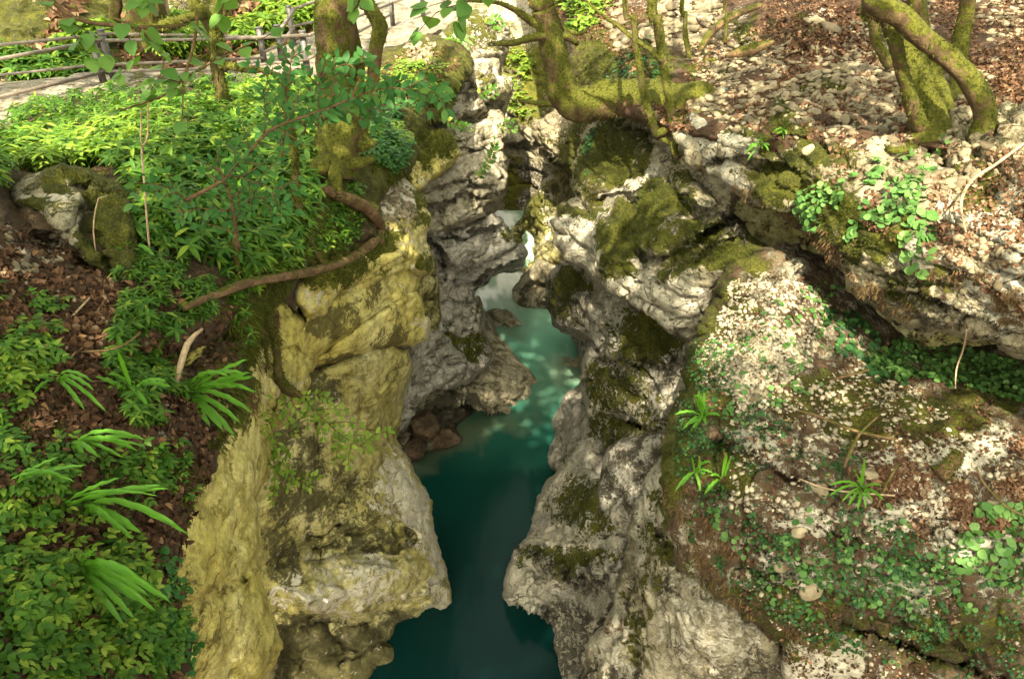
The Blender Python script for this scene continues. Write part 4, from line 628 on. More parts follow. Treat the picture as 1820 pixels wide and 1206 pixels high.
# ------------------------------------------------------------ trees
def up(px, py, Y, wpx, *steps):
    p = at(px, py, Y); r = wpx*.5*pxm(px, py, Y); out = [(p[0], p[1], p[2], r)]
    for dx, dy, z, rr in steps: out.append((p[0]+dx, p[1]+dy, z, rr))
    return out
def wpts(L, *steps):
    out = ['w']
    for q in L: p = at(q[0], q[1], q[2]); out.append((p[0], p[1], p[2], q[3]*.5*pxm(*q[:3])))
    p = out[-1]
    for dx, dy, z, rr in steps: out.append((p[0]+dx, p[1]+dy, z, rr))
    return out
TREES = []
g = 'mossy trees on the banks'
TREES.append(tree('thick upright tree with patchy moss by the railing above the left cliff', 'tree', [
    wpts([(590, 306, 7.35, 92), (597, 272, 7.4, 80), (602, 240, 7.45, 74), (603, 205, 7.5, 70), (600, 150, 7.5, 68), (597, 80, 7.5, 66), (597, 10, 7.5, 72), (600, -40, 7.5, 74)], (-.1, .1, 9.5, .17), (-.5, .3, 11.5, .13), (-.6, .2, 14, .06)),
    [(588, 288, 6.95, 40), (560, 302, 6.8, 30), (535, 330, 6.7, 20), (528, 360, 6.6, 14)], [(612, 292, 7.3, 26), (640, 290, 7.3, 20), (665, 282, 7.4, 12)], [(598, 290, 6.9, 34), (596, 325, 6.75, 26), (604, 350, 6.7, 16)],
    [(636, 190, 7.35, 22), (640, 120, 7.6, 16), (632, 60, 7.8, 11), (622, 20, 7.9, 10), (616, -40, 8, 9)]], tufts=3000, group=g, seed=11, bump=.07))
TREES.append(tree('slender curved mossy tree just right of the thick upright one', 'tree', [
    wpts([(648, 262, 7.5, 44), (640, 235, 7.5, 28), (648, 200, 7.5, 24), (662, 150, 7.5, 24), (668, 90, 7.5, 24), (674, 45, 7.5, 26), (655, 8, 7.5, 24), (640, -40, 7.5, 24)], (-.2, .1, 10, .07), (-.3, .3, 12.5, .04))], tufts=2600, group=g, seed=13))
TREES.append(tree('crooked moss draped tree standing by the path in front of the railing', 'tree', [
    wpts([(398, 182, 9.4, 26), (392, 150, 9.4, 19), (386, 120, 9.4, 20), (385, 80, 9.3, 22), (372, 40, 9.3, 22), (352, 10, 9.2, 20), (340, -30, 9.2, 18)], (.2, .1, 11, .06), (-.2, .3, 13, .04)),
    [(386, 115, 9.4, 16), (410, 118, 9.3, 14), (440, 124, 9.2, 13), (470, 126, 9.1, 10), (500, 134, 9, 5)], [(360, 25, 9.2, 18), (335, 32, 9.0, 16), (300, 44, 8.8, 22), (265, 52, 8.6, 12), (230, 48, 8.4, 9)], [(384, 100, 9.4, 12), (360, 104, 9.3, 9), (340, 100, 9.2, 5)], [(385, 75, 9.3, 10), (400, 20, 9.2, 7), (395, -30, 9.2, 6)]], tufts=5200, tsize=.05, group=g, seed=17, mat=BARK2))
TREES.append(tree('grey straight tree far behind the railing at the upper left', 'tree', [wpts([(205, 40, 15, 20), (203, 10, 15, 17), (200, -30, 15, 17)], (0, 0, 11, .08), (0, 0, 14, .04))], tufts=300, group=g, seed=19, mat=BARK))
TREES.append(tree('pale thin tree in the woods right of the grey straight one', 'tree', [wpts([(290, 48, 15.5, 9), (286, 20, 15.5, 8), (288, -30, 15.5, 8)], (0, 0, 12, .03))], group=g, seed=21, mat=DRYT))
TREES.append(tree('brown thin tree in the woods just left of the moss draped one', 'tree', [wpts([(268, 58, 14.5, 11), (270, 20, 14.5, 9), (272, -30, 14.5, 8)], (0, 0, 12, .03))], group=g, seed=22, mat=BARK))
TREES.append(tree('massive mossy tree whose trunk lies level over the gorge then bends upward', 'tree', [
    wpts([(1245, 205, 8.6, 100), (1200, 196, 9.0, 92), (1150, 182, 9.4, 78), (1100, 176, 9.7, 66), (1050, 184, 9.9, 60), (1018, 180, 10, 58), (1000, 150, 10, 52), (990, 110, 10, 46), (978, 60, 10, 42), (966, 10, 10, 42), (962, -30, 10, 42)], (-.1, .1, 10.5, .13), (.1, .4, 13, .08)),
    [(985, 70, 10, 16), (965, 64, 9.9, 17), (940, 68, 9.8, 14), (915, 76, 9.7, 11), (880, 78, 9.6, 8), (872, 74, 9.6, 4)], [(1010, 186, 10, 16), (985, 184, 10, 12), (955, 184, 10, 9), (922, 178, 10, 6)], [(972, 45, 10, 20), (945, 38, 10, 16), (915, 18, 9.9, 10), (880, 4, 9.8, 7), (820, 2, 9.7, 4)],
    [(1000, 62, 10, 22), (1015, 70, 10, 14), (1025, 78, 10.1, 9)], [(1055, 160, 9.9, 26), (1075, 148, 9.8, 18), (1090, 150, 9.8, 12)], [(985, 20, 10, 10), (1000, 50, 10.2, 8), (1030, 60, 10.3, 8), (1045, 50, 10.4, 6)]], tufts=9000, group=g, seed=23, bump=.09, base=at(1245, 205, 8.6)))
TREES.append(tree('thin mossy sapling rising left of the twin stem at the ledge tip', 'tree', [
    wpts([(1166, 240, 8.5, 14), (1160, 215, 8.5, 13), (1146, 175, 8.5, 12), (1138, 130, 8.5, 12), (1132, 90, 8.5, 11), (1124, 30, 8.5, 9), (1110, -30, 8.5, 8)], (-.1, 0, 11, .02))], tufts=1800, group=g, seed=27, mat=BARK2))
TREES.append(tree('brown and mossy stem with a long crossing branch at the tip of the right ledge', 'tree', [
    wpts([(1198, 242, 8.3, 20), (1195, 215, 8.3, 17), (1190, 180, 8.3, 16), (1180, 130, 8.35, 14), (1174, 80, 8.4, 16), (1168, 30, 8.4, 18), (1162, -30, 8.4, 17)], (0, .1, 11, .04)),
    [(1178, 112, 8.35, 10), (1155, 88, 8.4, 9), (1130, 72, 8.5, 9), (1100, 48, 8.6, 7), (1062, 20, 8.7, 5), (1030, -10, 8.8, 4)]], tufts=2600, group=g, seed=29, mat=BARK2))
TREES.append(tree('slim curved sapling on the upper slope between the ledge tip and the stones', 'tree', [
    wpts([(1236, 124, 10.2, 12), (1226, 100, 10.2, 9), (1218, 60, 10.2, 8), (1218, 20, 10.2, 8), (1215, -30, 10.2, 7)], (0, 0, 11, .02)), [(1232, 118, 10.2, 10), (1250, 112, 10.1, 12), (1272, 106, 10, 8)]], tufts=700, group=g, seed=31, mat=BARK2))
TREES.append(tree('pale slim sapling growing highest on the slope above the loose stones', 'tree', [
    wpts([(1282, 98, 11, 10), (1290, 60, 11, 7), (1291, 20, 11, 5), (1292, -30, 11, 5)], (0, 0, 11, .015))], tufts=300, group=g, seed=33, mat=BARK2))
g2 = TREES.append(tree('stout many stemmed tree with arching mossy limb rooted among stones on the right slope', 'tree', [
    wpts([(1655, 268, 6.35, 96), (1652, 235, 6.45, 76), (1645, 190, 6.55, 62), (1625, 140, 6.6, 48), (1608, 90, 6.65, 46), (1592, 50, 6.7, 40), (1572, 10, 6.7, 40), (1560, -30, 6.7, 38)], (-.1, .1, 10.5, .09), (0, .3, 13, .05)),
    [(1640, 235, 6.4, 30), (1610, 150, 6.3, 22), (1596, 90, 6.3, 20), (1590, 40, 6.4, 18), (1585, 10, 6.4, 14)],
    [(1750, 285, 5.95, 74), (1742, 245, 6.0, 44), (1750, 205, 6.0, 36), (1742, 170, 6.0, 38), (1718, 132, 6.05, 34), (1680, 98, 6.1, 34), (1640, 66, 6.1, 34), (1605, 30, 6.15, 40), (1560, 8, 6.2, 40), (1545, -20, 6.3, 34)],
    [(1675, 235, 6.6, 60), (1668, 180, 6.8, 42), (1655, 110, 7.0, 34), (1640, 60, 7.1, 30), (1630, 10, 7.1, 30), (1628, -30, 7.1, 28)],
    [(1690, 230, 6.8, 40), (1700, 160, 7.3, 26), (1706, 110, 7.5, 28), (1714, 50, 7.6, 28), (1722, 0, 7.6, 26), (1724, -30, 7.6, 26)],
    [(1720, 290, 5.9, 22), (1760, 300, 5.8, 16), (1790, 296, 5.8, 8)], [(1640, 262, 6.3, 24), (1600, 270, 6.2, 16), (1575, 262, 6.3, 7)]], tufts=8000, group=g, seed=37, bump=.12))
TREES.append(tree('short mossy stem leaning left of the stout many stemmed tree', 'tree', [
    wpts([(1582, 118, 8.2, 20), (1568, 95, 8.2, 18), (1556, 70, 8.2, 15), (1552, 30, 8.2, 17), (1546, -30, 8.2, 15)], (0, 0, 10.5, .04))], tufts=1500, group=g, seed=39, mat=BARK2))
# fallen and dead wood
def log(label, pts, mat=TWIG, tufts=0, name='fallen_branch', cat='branch', group=None, seed=1, bump=.08, extra=()):
    return tree(label, cat, [pts]+list(extra), mat=mat, name=name, tufts=tufts, seed=seed, bump=bump, pname='limb', bname='side_twig', group=group, tsize=.03)
hug = lambda L, off=.06: [(x, y, min([float(surf(k, np.array([x]), np.array([y]))[0][0][1]) for k in ks if surf(k, np.array([x]), np.array([y]))[2][0]] or [9])-off, w_) for x, y, w_, *ks in L]
log('long curved brown branch with moss lying along the top of the yellow cliff', hug([(330, 545, 12, 'bank_left'), (380, 525, 16, 'bank_left'), (440, 503, 17, 'bank_left'), (500, 492, 16, 'bank_left'), (560, 480, 17, 'bank_left', 'shoulder_left'), (620, 460, 17, 'bank_left', 'shoulder_left'), (660, 432, 18, 'shoulder_left', 'bank_left'), (676, 405, 18, 'shoulder_left', 'bank_left'), (664, 382, 20, 'shoulder_left', 'bank_left'), (645, 365, 22, 'bank_left', 'shoulder_left'), (600, 345, 20, 'bank_left'), (560, 330, 14, 'bank_left')], .17), tufts=1500, seed=41, extra=[hug([(676, 410, 14, 'shoulder_left', 'bank_left'), (678, 432, 10, 'shoulder_left')], .15)])
log('green moss covered hanging stem dropping down the yellow cliff', [(452, 520, 5.0, 8), (478, 570, 5.0, 10), (492, 625, 5.1, 14), (496, 670, 5.2, 15), (512, 692, 5.3, 20), (535, 706, 5.5, 8)], mat=BARK2, tufts=3000, name='hanging_stem', cat='stem', seed=43, extra=[[(500, 685, 5.25, 8), (490, 720, 5.2, 5), (484, 745, 5.2, 3)], [(470, 600, 5, 6), (476, 650, 5.05, 5), (472, 660, 5.05, 3)]])
log('mossy leaning stem reaching from the herbs down to the long curved branch', [(505, 135, 6.0, 9), (512, 200, 6.0, 14), (524, 280, 6.0, 15), (526, 340, 6.0, 14), (540, 400, 6.0, 13), (560, 445, 6.05, 13), (578, 468, 6.1, 14)], mat=BARK2, tufts=2600, name='leaning_stem', cat='stem', seed=45)
log('short upright brown stem in front of the herbs above the long curved branch', [(424, 488, 5.0, 12), (418, 440, 5.0, 9), (414, 380, 5.0, 7), (408, 350, 5.0, 5)], mat=BARK2, name='leaning_stem', cat='stem', seed=47, tufts=300)
log('broken moss furred stub pointing up from the left end of the long curved branch', [(448, 505, 5.2, 12), (465, 465, 5.3, 11), (484, 430, 5.5, 9)], mat=BARK2, tufts=700, name='leaning_stem', cat='stem', seed=49)
log('pale bare broken stick standing in the herbs left of the yellow cliff', [(312, 690, 3.6, 6), (322, 645, 3.7, 11), (336, 606, 3.8, 10), (360, 584, 3.9, 5)], mat=DRYT, name='dead_stick', cat='stick', seed=51)
# twin pale dry stems
log('pale forked dry stem standing in the herb bed', [(268, 470, 4.6, 4), (262, 400, 4.7, 4), (256, 320, 4.8, 4), (252, 262, 4.9, 4), (262, 245, 4.9, 3), (263, 180, 4.9, 3)], mat=DRYT, name='dry_stem', cat='stem', seed=53, extra=[[(254, 268, 4.9, 3), (250, 250, 4.9, 3), (251, 200, 4.9, 3), (246, 170, 4.9, 2.5)]], bump=.05)
log('arched bare twig hanging before the mossy boulder', [(170, 445, 4.2, 2.4), (166, 400, 4.2, 2.4), (176, 350, 4.3, 2.4), (190, 348, 4.3, 2)], mat=DRYT, name='dry_stem', cat='stem', seed=54, bump=.03)
for i, (pts, lb) in enumerate([
    ([(1418, 728, 4.6, 5), (1470, 745, 4.5, 6), (1520, 765, 4.35, 6), (1600, 782, 4.3, 5)], 'long brown stick lying across the slab below the gravel'),
    ([(1480, 674, 4.95, 4), (1510, 666, 4.95, 5), (1545, 656, 4.95, 4)], 'short straight stick on the dark mossy patch of the slab'),
    ([(1670, 845, 3.95, 26), (1690, 825, 4.0, 24), (1706, 802, 4.05, 18)], 'thick mossy broken log end lying in dead leaves on the slab'),
    ([(1820, 255, 5.4, 5), (1770, 292, 5.3, 5), (1728, 320, 5.2, 5), (1708, 360, 5.0, 5), (1716, 410, 4.85, 3)], 'bare curved root hanging over the bright ledge at the far right'),
    ([(1718, 585, 4.75, 3), (1712, 620, 4.85, 3), (1700, 655, 4.9, 3), (1698, 690, 4.75, 2)], 'thin vertical root dangling below the ledge lip onto the round leaves'),
    ([(1500, 830, 4.0, 5), (1512, 800, 4.1, 5), (1528, 770, 4.2, 5), (1560, 740, 4.35, 3)], 'slanting stick leaning over the ivy left of centre on the slab'),
    ([(1560, 900, 3.75, 3), (1575, 860, 3.9, 4), (1600, 820, 4.0, 3)], 'thin stick slanting beside the strap fern on the slab'),
    ([(1735, 830, 3.9, 4), (1750, 860, 3.85, 4), (1790, 900, 3.7, 4), (1820, 915, 3.65, 3)], 'forked stick in dead leaves at the right edge of the slab'),
    ([(1590, 880, 3.8, 3), (1480, 870, 3.85, 3), (1420, 850, 3.9, 3)], 'very thin dry twig crossing below the strap fern'),
    ([(108, 580, 3.75, 3), (130, 560, 3.8, 4), (160, 528, 3.9, 3)], 'whitish twig lying on the dead leaves left of the herbs'),
    ([(120, 625, 3.5, 4), (190, 622, 3.55, 4), (225, 610, 3.6, 4), (250, 590, 3.65, 3)], 'brown twig lying across the dark dead leaves on the left bank'),
    ([(1290, 100, 9.8, 7), (1330, 90, 9.9, 20), (1375, 75, 10, 8)], 'mossy fallen log on the high slope beyond the pebbles'),
    ([(1240, 96, 10.4, 8), (1262, 60, 10.8, 14), (1300, 30, 11.3, 14), (1350, 10, 11.8, 10)], 'curved pale mossy root trunk above the slim saplings')]):
    log(lb, pts, mat=(DRYT if i in (3, 4, 9, 8) else TWIG), name='fallen_stick', cat='stick', group='sticks lying on the banks', seed=60+i, bump=.05, tufts=(500 if i in (2, 11, 12) else 0))
# roots tangle at the ledge tip
rt = empty('exposed_roots', at(1210, 250, 8.2), 'tangle of gnarled mossy roots under the stems at the ledge tip', 'roots')
for i, pts in enumerate([[(1166, 242, 8.4, 16), (1190, 228, 8.3, 14), (1215, 232, 8.2, 10)], [(1170, 244, 8.4, 10), (1200, 256, 8.2, 10), (1225, 246, 8.1, 8), (1240, 232, 8.1, 7)], [(1205, 240, 8.2, 16), (1196, 262, 8.15, 12), (1206, 284, 8.1, 8)], [(1215, 225, 8.3, 30), (1250, 208, 8.2, 24), (1290, 205, 8.1, 12)], [(1225, 205, 8.4, 10), (1275, 192, 8.4, 8), (1310, 200, 8.3, 5)], [(1240, 215, 8.2, 10), (1262, 232, 7.9, 7), (1268, 270, 7.6, 4)], [(1260, 195, 8.3, 6), (1320, 222, 7.9, 7), (1350, 226, 7.7, 4)]]):
    v, f, c = tube(pts, ns=9, seed=80+i, bump=.12); obj('root', v, f, BARK, rt)

# ---- canopy: leaf clusters above the picture, placed to shade chosen spots and dapple the sun
def canopy():
    # shaded places (px, py, Y, radius m, weight)
    Z = [(560, 800, 6.5, 2.2, 4), (700, 1000, 6.8, 2, 5), (430, 900, 3.8, 1.6, 1.6), (300, 700, 3.6, 1.6, 2.4), (100, 1000, 2.4, 1.4, 2.2), (850, 900, 9.5, 2, 2.4), (1000, 900, 8.2, 1.6, 3.0), (1100, 700, 8.4, 1.4, 2.6), (800, 600, 11, 2.4, 2.0), (820, 420, 12, 1.6, 1.5),
         (1300, 1050, 4, 1.6, 5), (1600, 1050, 3.6, 1.8, 6), (1500, 800, 4.2, 1.6, 3), (1750, 850, 4, 1.5, 3), (1350, 620, 5.6, 1.4, 1.9), (1300, 400, 7.4, 1.5, 2.4), (1500, 400, 5.8, 1.4, 1.6), (1400, 150, 8.8, 2.4, 3.4), (1700, 150, 8.6, 2.4, 3.4), (1150, 100, 11, 2, 1.8),
         (400, 300, 6.2, 2, 2.3), (150, 300, 6, 2, 1.7), (600, 200, 8.5, 2, 1.8), (120, 420, 4.6, 1.2, 2), (200, 80, 13, 4, 3), (500, 60, 15, 4, 2.2), (150, 560, 3.8, 1.3, 1.8), (1500, 0, 12, 3, 2.2), (960, 900, 6, 2.5, 3), (720, 1190, 6, 1.2, 5), (860, 1000, 7.9, 1.5, 5), (900, 1150, 6.4, 1.2, 4), (1200, 1100, 4.4, 1.1, 6), (1080, 1150, 4.7, 1, 4), (960, 620, 13.3, 1.0, 9), (930, 760, 10.9, 1.0, 9), (1000, 690, 12, .9, 8), (980, 570, 15, 1.0, 12), (950, 600, 13.9, .8, 12), (960, 545, 15.5, .8, 10), (890, 840, 9.8, 1.0, 8), (900, 1000, 7.9, 1, 8), (800, 830, 9.9, .9, 6), (880, 1150, 6.4, 1, 8)]
    heads = [Vector((-1.9, 7.6, 13)), Vector((-1.6, 8, 12.5)), Vector((-4, 9.5, 12.5)), Vector((.6, 10.4, 12.5)), Vector((5, 7.5, 12.6)), Vector((-4.5, -2.5, 13.5)), Vector((.8, -6.5, 14)), Vector((-8, 9, 13.5)), Vector((-6.5, 15, 13.5))]
    P = []
    for (px, py, Y, r, w_) in Z:
        c = at(px, py, Y)
        for _ in range(int(w_*r*r*1.7)):
            q = c+rng.normal(0, r*.55, 3)*np.array([1, 1, .3]); z = rng.uniform(11, 14.5); P.append(q+np.array(SUN)*((z-q[2])/SUN.z))
    P = np.array(P); S_ = np.array(SUN)      # gaps cut so the sun reaches the gorge end and the pale rock tops
    for g_ in ((930, 130, 22.5), (930, 220, 21), (960, 300, 19), (1000, 240, 16), (950, 360, 17.5), (930, 450, 19), (870, 130, 15.6), (900, 60, 20), (1040, 380, 10), (1100, 320, 9.6), (1090, 260, 10.8), (720, 340, 9.6), (700, 90, 15), (60, 200, 11), (1480, 270, 6.9), (1760, 420, 4.9), (1330, 560, 6), (450, 850, 4.6), (905, 500, 17)):
        q = at(*g_[:3]); d = P-q; t_ = d@S_; P = P[np.linalg.norm(d-t_[:, None]*S_, axis=1) > (1.5 if g_[2] > 12 else .55)]
    H = np.array(heads); own = np.linalg.norm(P[:, None, :2]-H[None, :, :2], axis=-1).argmin(1)
    LT = [leaf_tpl(w=.7, prof=(0, .8, 1, .6, 0))]
    roots = {0: TREES[0][0], 1: TREES[1][0], 2: TREES[2][0], 3: TREES[6][0], 4: TREES[11][0]}
    lab = {5: 'unseen leafy tree added left of the gorge rim for shade', 6: 'unseen leafy tree added behind the viewpoint to shade the gorge', 7: 'unseen leafy tree left of the railing, crown placed for shade', 8: 'unseen leafy tree beyond the path, crown placed for shade'}  # unseen trees added to carry the shading leaf clusters
    for k in range(len(heads)):
        m = own == k; c = P[m]
        if k in lab:
            h = heads[k]; b = (h.x, h.y, 5.6); root = empty('tree', b, lab[k], 'tree'); v, f, _ = tube([(h.x, h.y, 5.4, .3), (h.x+.1, h.y, 8, .22), (h.x, h.y+.1, 11, .17), (h.x, h.y, 13.5, .08)], world=True, seg=.3); obj('trunk', v, f, BARK, root)
        else: root = roots[k]
        if not len(c): continue
        n = 26; pos = (c[:, None]+rng.normal(0, .30, (len(c), n, 3))*np.array([1, 1, .5])).reshape(-1, 3); pos = pos[pos[:, 2] > 9.9]
        v, f = scatter(LT, pos, frames(len(pos), np.tile([0, 0, 1.], (len(pos), 1)), .5, .5), rng.uniform(.13, .24, len(pos))); obj('crown', v, f, CANM, root, smooth=False)
        L = []
        for q in c[::5]:
            h = np.array(heads[k])+np.array([0, 0, -.8]); d = h+(q-h)*.5+np.array([0, 0, -.2]); L.append(tube([(h[0], h[1], h[2], .05), (d[0], d[1], d[2], .035), (q[0], q[1], q[2], .01)], world=True, ns=5, seg=.6)[:2])
        v, f = join(L); obj('boughs', v, f, BARK, root)
canopy()

# ------------------------------------------------------------ stones
def ico(sub, seed, flat=.42, rough=.18):
    import bmesh
    bm = bmesh.new(); bmesh.ops.create_icosphere(bm, subdivisions=sub, radius=1); V = np.array([v.co[:] for v in bm.verts]); Fc = np.array([[v.index for v in f.verts] for f in bm.faces]); bm.free()
    r = np.random.default_rng(seed)
    for _ in range(7):      # knock facets off
        n = r.normal(0, 1, 3); n /= np.linalg.norm(n); c = r.uniform(.55, .9); d = V@n; V = V-np.where(d > c, d-c, 0)[:, None]*n*.85
    V = V*(1+rough*fbm(V*1.3+seed*3.1, 2, seed))[:, None]*np.array([1, r.uniform(.6, .95), flat*r.uniform(.7, 1.25)])
    return V, Fc, np.zeros((0, 4), int)
ST2 = [ico(2, k) for k in range(9)]; ST1 = [ico(1, k+20, .42) for k in range(10)]
SLOPE = [(1180, 60), (1290, 30), (1400, 90), (1440, 100), (1560, 0), (1700, -20), (1830, -20), (1830, 285), (1700, 280), (1600, 250), (1500, 245), (1400, 215), (1280, 218), (1215, 190), (1270, 140), (1240, 120)]
def stones():
    S = []
    def add(key, poly, n, lo, hi, clump=0, seed=1, pw=2.2):
        q, p, nn = sample(key, poly, n, clump=clump, seed=seed); sz = lo+(hi-lo)*rng.random(len(q))**pw; S.append((key, q, p, nn, sz))
    add('slope_right', SLOPE, 3600, .014, .075, 90, 2, 2.6)
    add('slope_right', [(1230, 130), (1320, 60), (1520, 90), (1600, 160), (1620, 250), (1380, 215), (1270, 215)], 1300, .02, .08, 0, 2, 2.0)
    add('slope_right', [(1830, -20), (2080, -20), (2080, 290), (1830, 290)], 700, .014, .075, 90, 2, 2.6)
    add('ledge_right', [(1830, 250), (2080, 280), (2080, 560), (1830, 560)], 300, .012, .05, 50, 2)
    add('slope_right', [(1780, 200), (1830, 200), (1830, 290), (1700, 285)], 120, .04, .10)
    add('slope_right', [(1040, -20), (1350, -20), (1300, 60), (1100, 90)], 500, .04, .14, 60, 3)
    add('ledge_right', [(1400, 215), (1500, 205), (1620, 240), (1790, 290), (1700, 350), (1560, 340), (1480, 300), (1420, 260)], 520, .018, .07, 60, 4)
    add('ledge_right', [(1270, 212), (1400, 214), (1380, 232), (1280, 230)], 90, .02, .07)
    add('ledge_right', [(1640, 420), (1820, 360), (1820, 560), (1700, 520)], 200, .012, .05, 40, 5)
    add('slab_right', [(1300, 500), (1360, 480), (1440, 520), (1470, 580), (1440, 650), (1380, 700), (1300, 700), (1240, 680), (1260, 600), (1285, 540)], 2600, .008, .036, 0, 6, 2.4)
    add('slab_right', [(1220, 620), (1450, 520), (1580, 650), (1700, 740), (1500, 780), (1300, 760), (1200, 720)], 1300, .010, .034, 70, 7)
    add('slab_right', [(1300, 780), (1820, 760), (1820, 960), (1300, 960)], 900, .009, .034, 60, 8, 3)
    add('slab_right', [(1250, 960), (1820, 930), (1820, 1206), (1450, 1206)], 260, .008, .03, 60, 8, 3)
    add('bank_left', [(10, 400), (110, 420), (180, 500), (60, 500), (10, 470)], 60, .02, .05, 40, 9)
    add('bank_left', [(10, 450), (420, 500), (380, 780), (10, 780)], 90, .01, .03, 60, 9)
    add('shoulder_left', [(640, 330), (700, 305), (725, 350), (740, 400), (700, 420), (660, 390)], 260, .025, .07, 0, 10)
    add('bank_left', [(600, 130), (700, 90), (840, 60), (830, 120), (700, 110)], 160, .03, .10, 50, 10)
    keys = np.concatenate([[i]*len(s[1]) for i, s in enumerate(S)]); q = np.concatenate([s[1] for s in S]); p = np.concatenate([s[2] for s in S]); nn = np.concatenate([s[3] for s in S]); sz = np.concatenate([s[4] for s in S])
    vis = (q[:, 0] > 8) & (q[:, 0] < 1812) & (q[:, 1] > 4) & (q[:, 1] < 1200); app = sz/np.linalg.norm(p-np.array([0, 0, CAMZ]), axis=1)*vis
    big = np.argsort(-app)[:290]; rest = np.setdiff1d(np.arange(len(q)), big)
    fr = frames(len(q), nn, .22, .25); pp = p+nn*(sz*.12)[:, None]
    isgrav = np.array([S[k][0] == 'slab_right' for k in keys])
    for msk, mat, T, nm, lb in ((~isgrav, STONE, ST1, 'loose_stones', 'countless small pale stones scattered down the upper right slope'), (isgrav, GRAV, ST1, 'gravel', 'pale angular gravel spread over the lower right slab')):
        r = rest[msk[rest]]; v, f = scatter(T, pp[r], fr[r], sz[r]); props(obj(nm, v, f, mat, smooth=False), lb, 'gravel' if nm == 'gravel' else 'stones', kind='stuff')
    me = [[mesh('stone', t[0], [t[1]], m, smooth=True) for t in ST2] for m in (STONE, GRAV)]
    lbs = {'slope_right': ('rounded pale stone among the loose stones on the upper right slope', 'stones on the upper right slope'), 'ledge_right': ('rounded pale stone on the overhanging right ledge', 'stones on the right ledge'),
           'slab_right': ('pale stone lying on the lower right slab', 'stones on the lower right slab'), 'bank_left': ('pale stone lying on the left bank', 'stones on the left bank'), 'shoulder_left': ('yellowish stone in the small pile on the left cliff shoulder', 'stones piled on the left cliff shoulder')}
    for i in big:
        o = bpy.data.objects.new('stone', me[int(isgrav[i])][rng.integers(0, 9)]); COL.objects.link(o); M = Matrix([[float(x) for x in r_] for r_ in fr[i]]).to_4x4(); M = Matrix.Translation([float(x) for x in pp[i]])@M@Matrix.Scale(float(sz[i]), 4); o.matrix_world = M
        lb, gp = lbs[S[keys[i]][0]]; props(o, lb, 'stone', gp)
stones()
def bigstone(key, px, py, wpx, label, seed, flat=.6, mat=STONE, hw=.7):
    p, n, _ = surf(key, np.array([px]), np.array([py])); s = wpx*.5*pxm(px, py, p[0][1]); t = ico(3, seed, flat, .22); a = rng.uniform(-.5, .5)
    M = frames(1, n, .1, .3)[0]; V = (t[0]*s)@M.T; o = obj('rock', V+p[0]+n[0]*s*.15, [t[1]], mat, origin=p[0]); props(o, label, 'rock')
for k, a in enumerate([('slope_right', 1480, 50, 44, 'large grey rock with mossy top left of the two joined ones on the upper slope', 3), ('slope_right', 1450, 36, 46, 'rough pale rock on the upper slope under the treeline', 5), ('slope_right', 1490, 58, 30, 'smooth greenish rock in front of the rough rocks on the upper slope', 6),
    ('slope_right', 1592, 150, 22, 'rounded pinkish white rock leaning on the stout tree base', 8), ('slope_right', 1690, 215, 34, 'pale slab of rock wedged between the two trunks of the stout tree', 9), ('ledge_right', 1668, 282, 20, 'egg shaped pale rock beside the arching trunk foot', 12), ('ledge_right', 1680, 277, 13, 'small round pale rock right of the egg shaped one', 14),
    ('ledge_right', 1475, 268, 16, 'white pointed rock on the ledge among small pebbles', 15), ('ledge_right', 1443, 273, 30, 'mossy tan rock half buried in the ledge', 16), ('ledge_right', 1540, 278, 30, 'pale flat rock at the head of the round leaves', 17), ('slab_right', 1340, 702, 26, 'brightest pale rock lying on the slab beside the ivy', 18),
    ('slab_right', 1455, 857, 44, 'rounded warm white rock left of the strap fern on the slab', 19), ('slab_right', 1544, 845, 34, 'blocky tan rock standing behind the strap fern on the slab', 20), ('slab_right', 1765, 895, 24, 'oval pale rock above the large leaved plant', 21), ('slab_right', 1740, 778, 20, 'small oval cream rock on the bare slab at right', 22),
    ('slab_right', 1420, 945, 32, 'rough white rock poking through the ivy by a yellow leaf', 23), ('slab_right', 1436, 990, 24, 'chalky white rock below the rough white one in the ivy', 24), ('slab_right', 1390, 1010, 34, 'ragged pale rock left of the chalky one in the ivy', 25), ('slab_right', 1440, 1046, 50, 'broad pale rock face showing through the lower ivy', 26),
    ('bank_left', 62, 478, 17, 'white stone in the dead leaves under the mossy boulder', 27), ('bank_left', 100, 470, 22, 'greenish stone right of the white one under the mossy boulder', 28), ('bank_left', 45, 468, 20, 'mossy grey stone left of the white one under the mossy boulder', 29), ('bank_left', 100, 785, 26, 'white rock beside the bottom ferns on the left bank', 30)]):
    bigstone(*a, flat=.55 if k < 3 else .6)

# ------------------------------------------------------------ undergrowth
def herbs(key, poly, n, T, lo, hi, mat, label, name='undergrowth', clump=0, seed=1, upv=.9, tilt=.18, ret=False):
    q, p, nn = sample(key, poly, n, clump=clump, seed=seed); v, f = scatter(T, p-nn*.02, frames(len(p), nn, tilt, upv), rng.uniform(lo, hi, len(p)))
    if ret: return v, f
    return stuff(name, v, f, mat, label, 'plants')
HB = [(8, 300), (30, 200), (200, 165), (430, 152), (555, 158), (590, 210), (560, 300), (560, 400), (520, 460), (440, 500), (380, 470), (280, 440), (240, 400), (235, 330), (170, 290), (80, 285)]
herbs('bank_left', HB, 2300, HT, .11, .20, HERB, 'dense bed of green lance leaved herbs covering the upper left bank', 'herb_bed', tilt=.3)
herbs('bank_left', [(20, 290), (60, 250), (300, 220), (330, 260), (200, 300), (80, 310)], 380, HT, .12, .2, HERBY, 'sunlit yellow green herbs on the far left of the bank', 'herb_bed')
herbs('bank_left', [(430, 150), (560, 155), (560, 260), (460, 300), (420, 220)], 260, HT, .12, .2, HERBY, 'yellow green herbs between the draped tree and the thick tree', 'herb_bed')
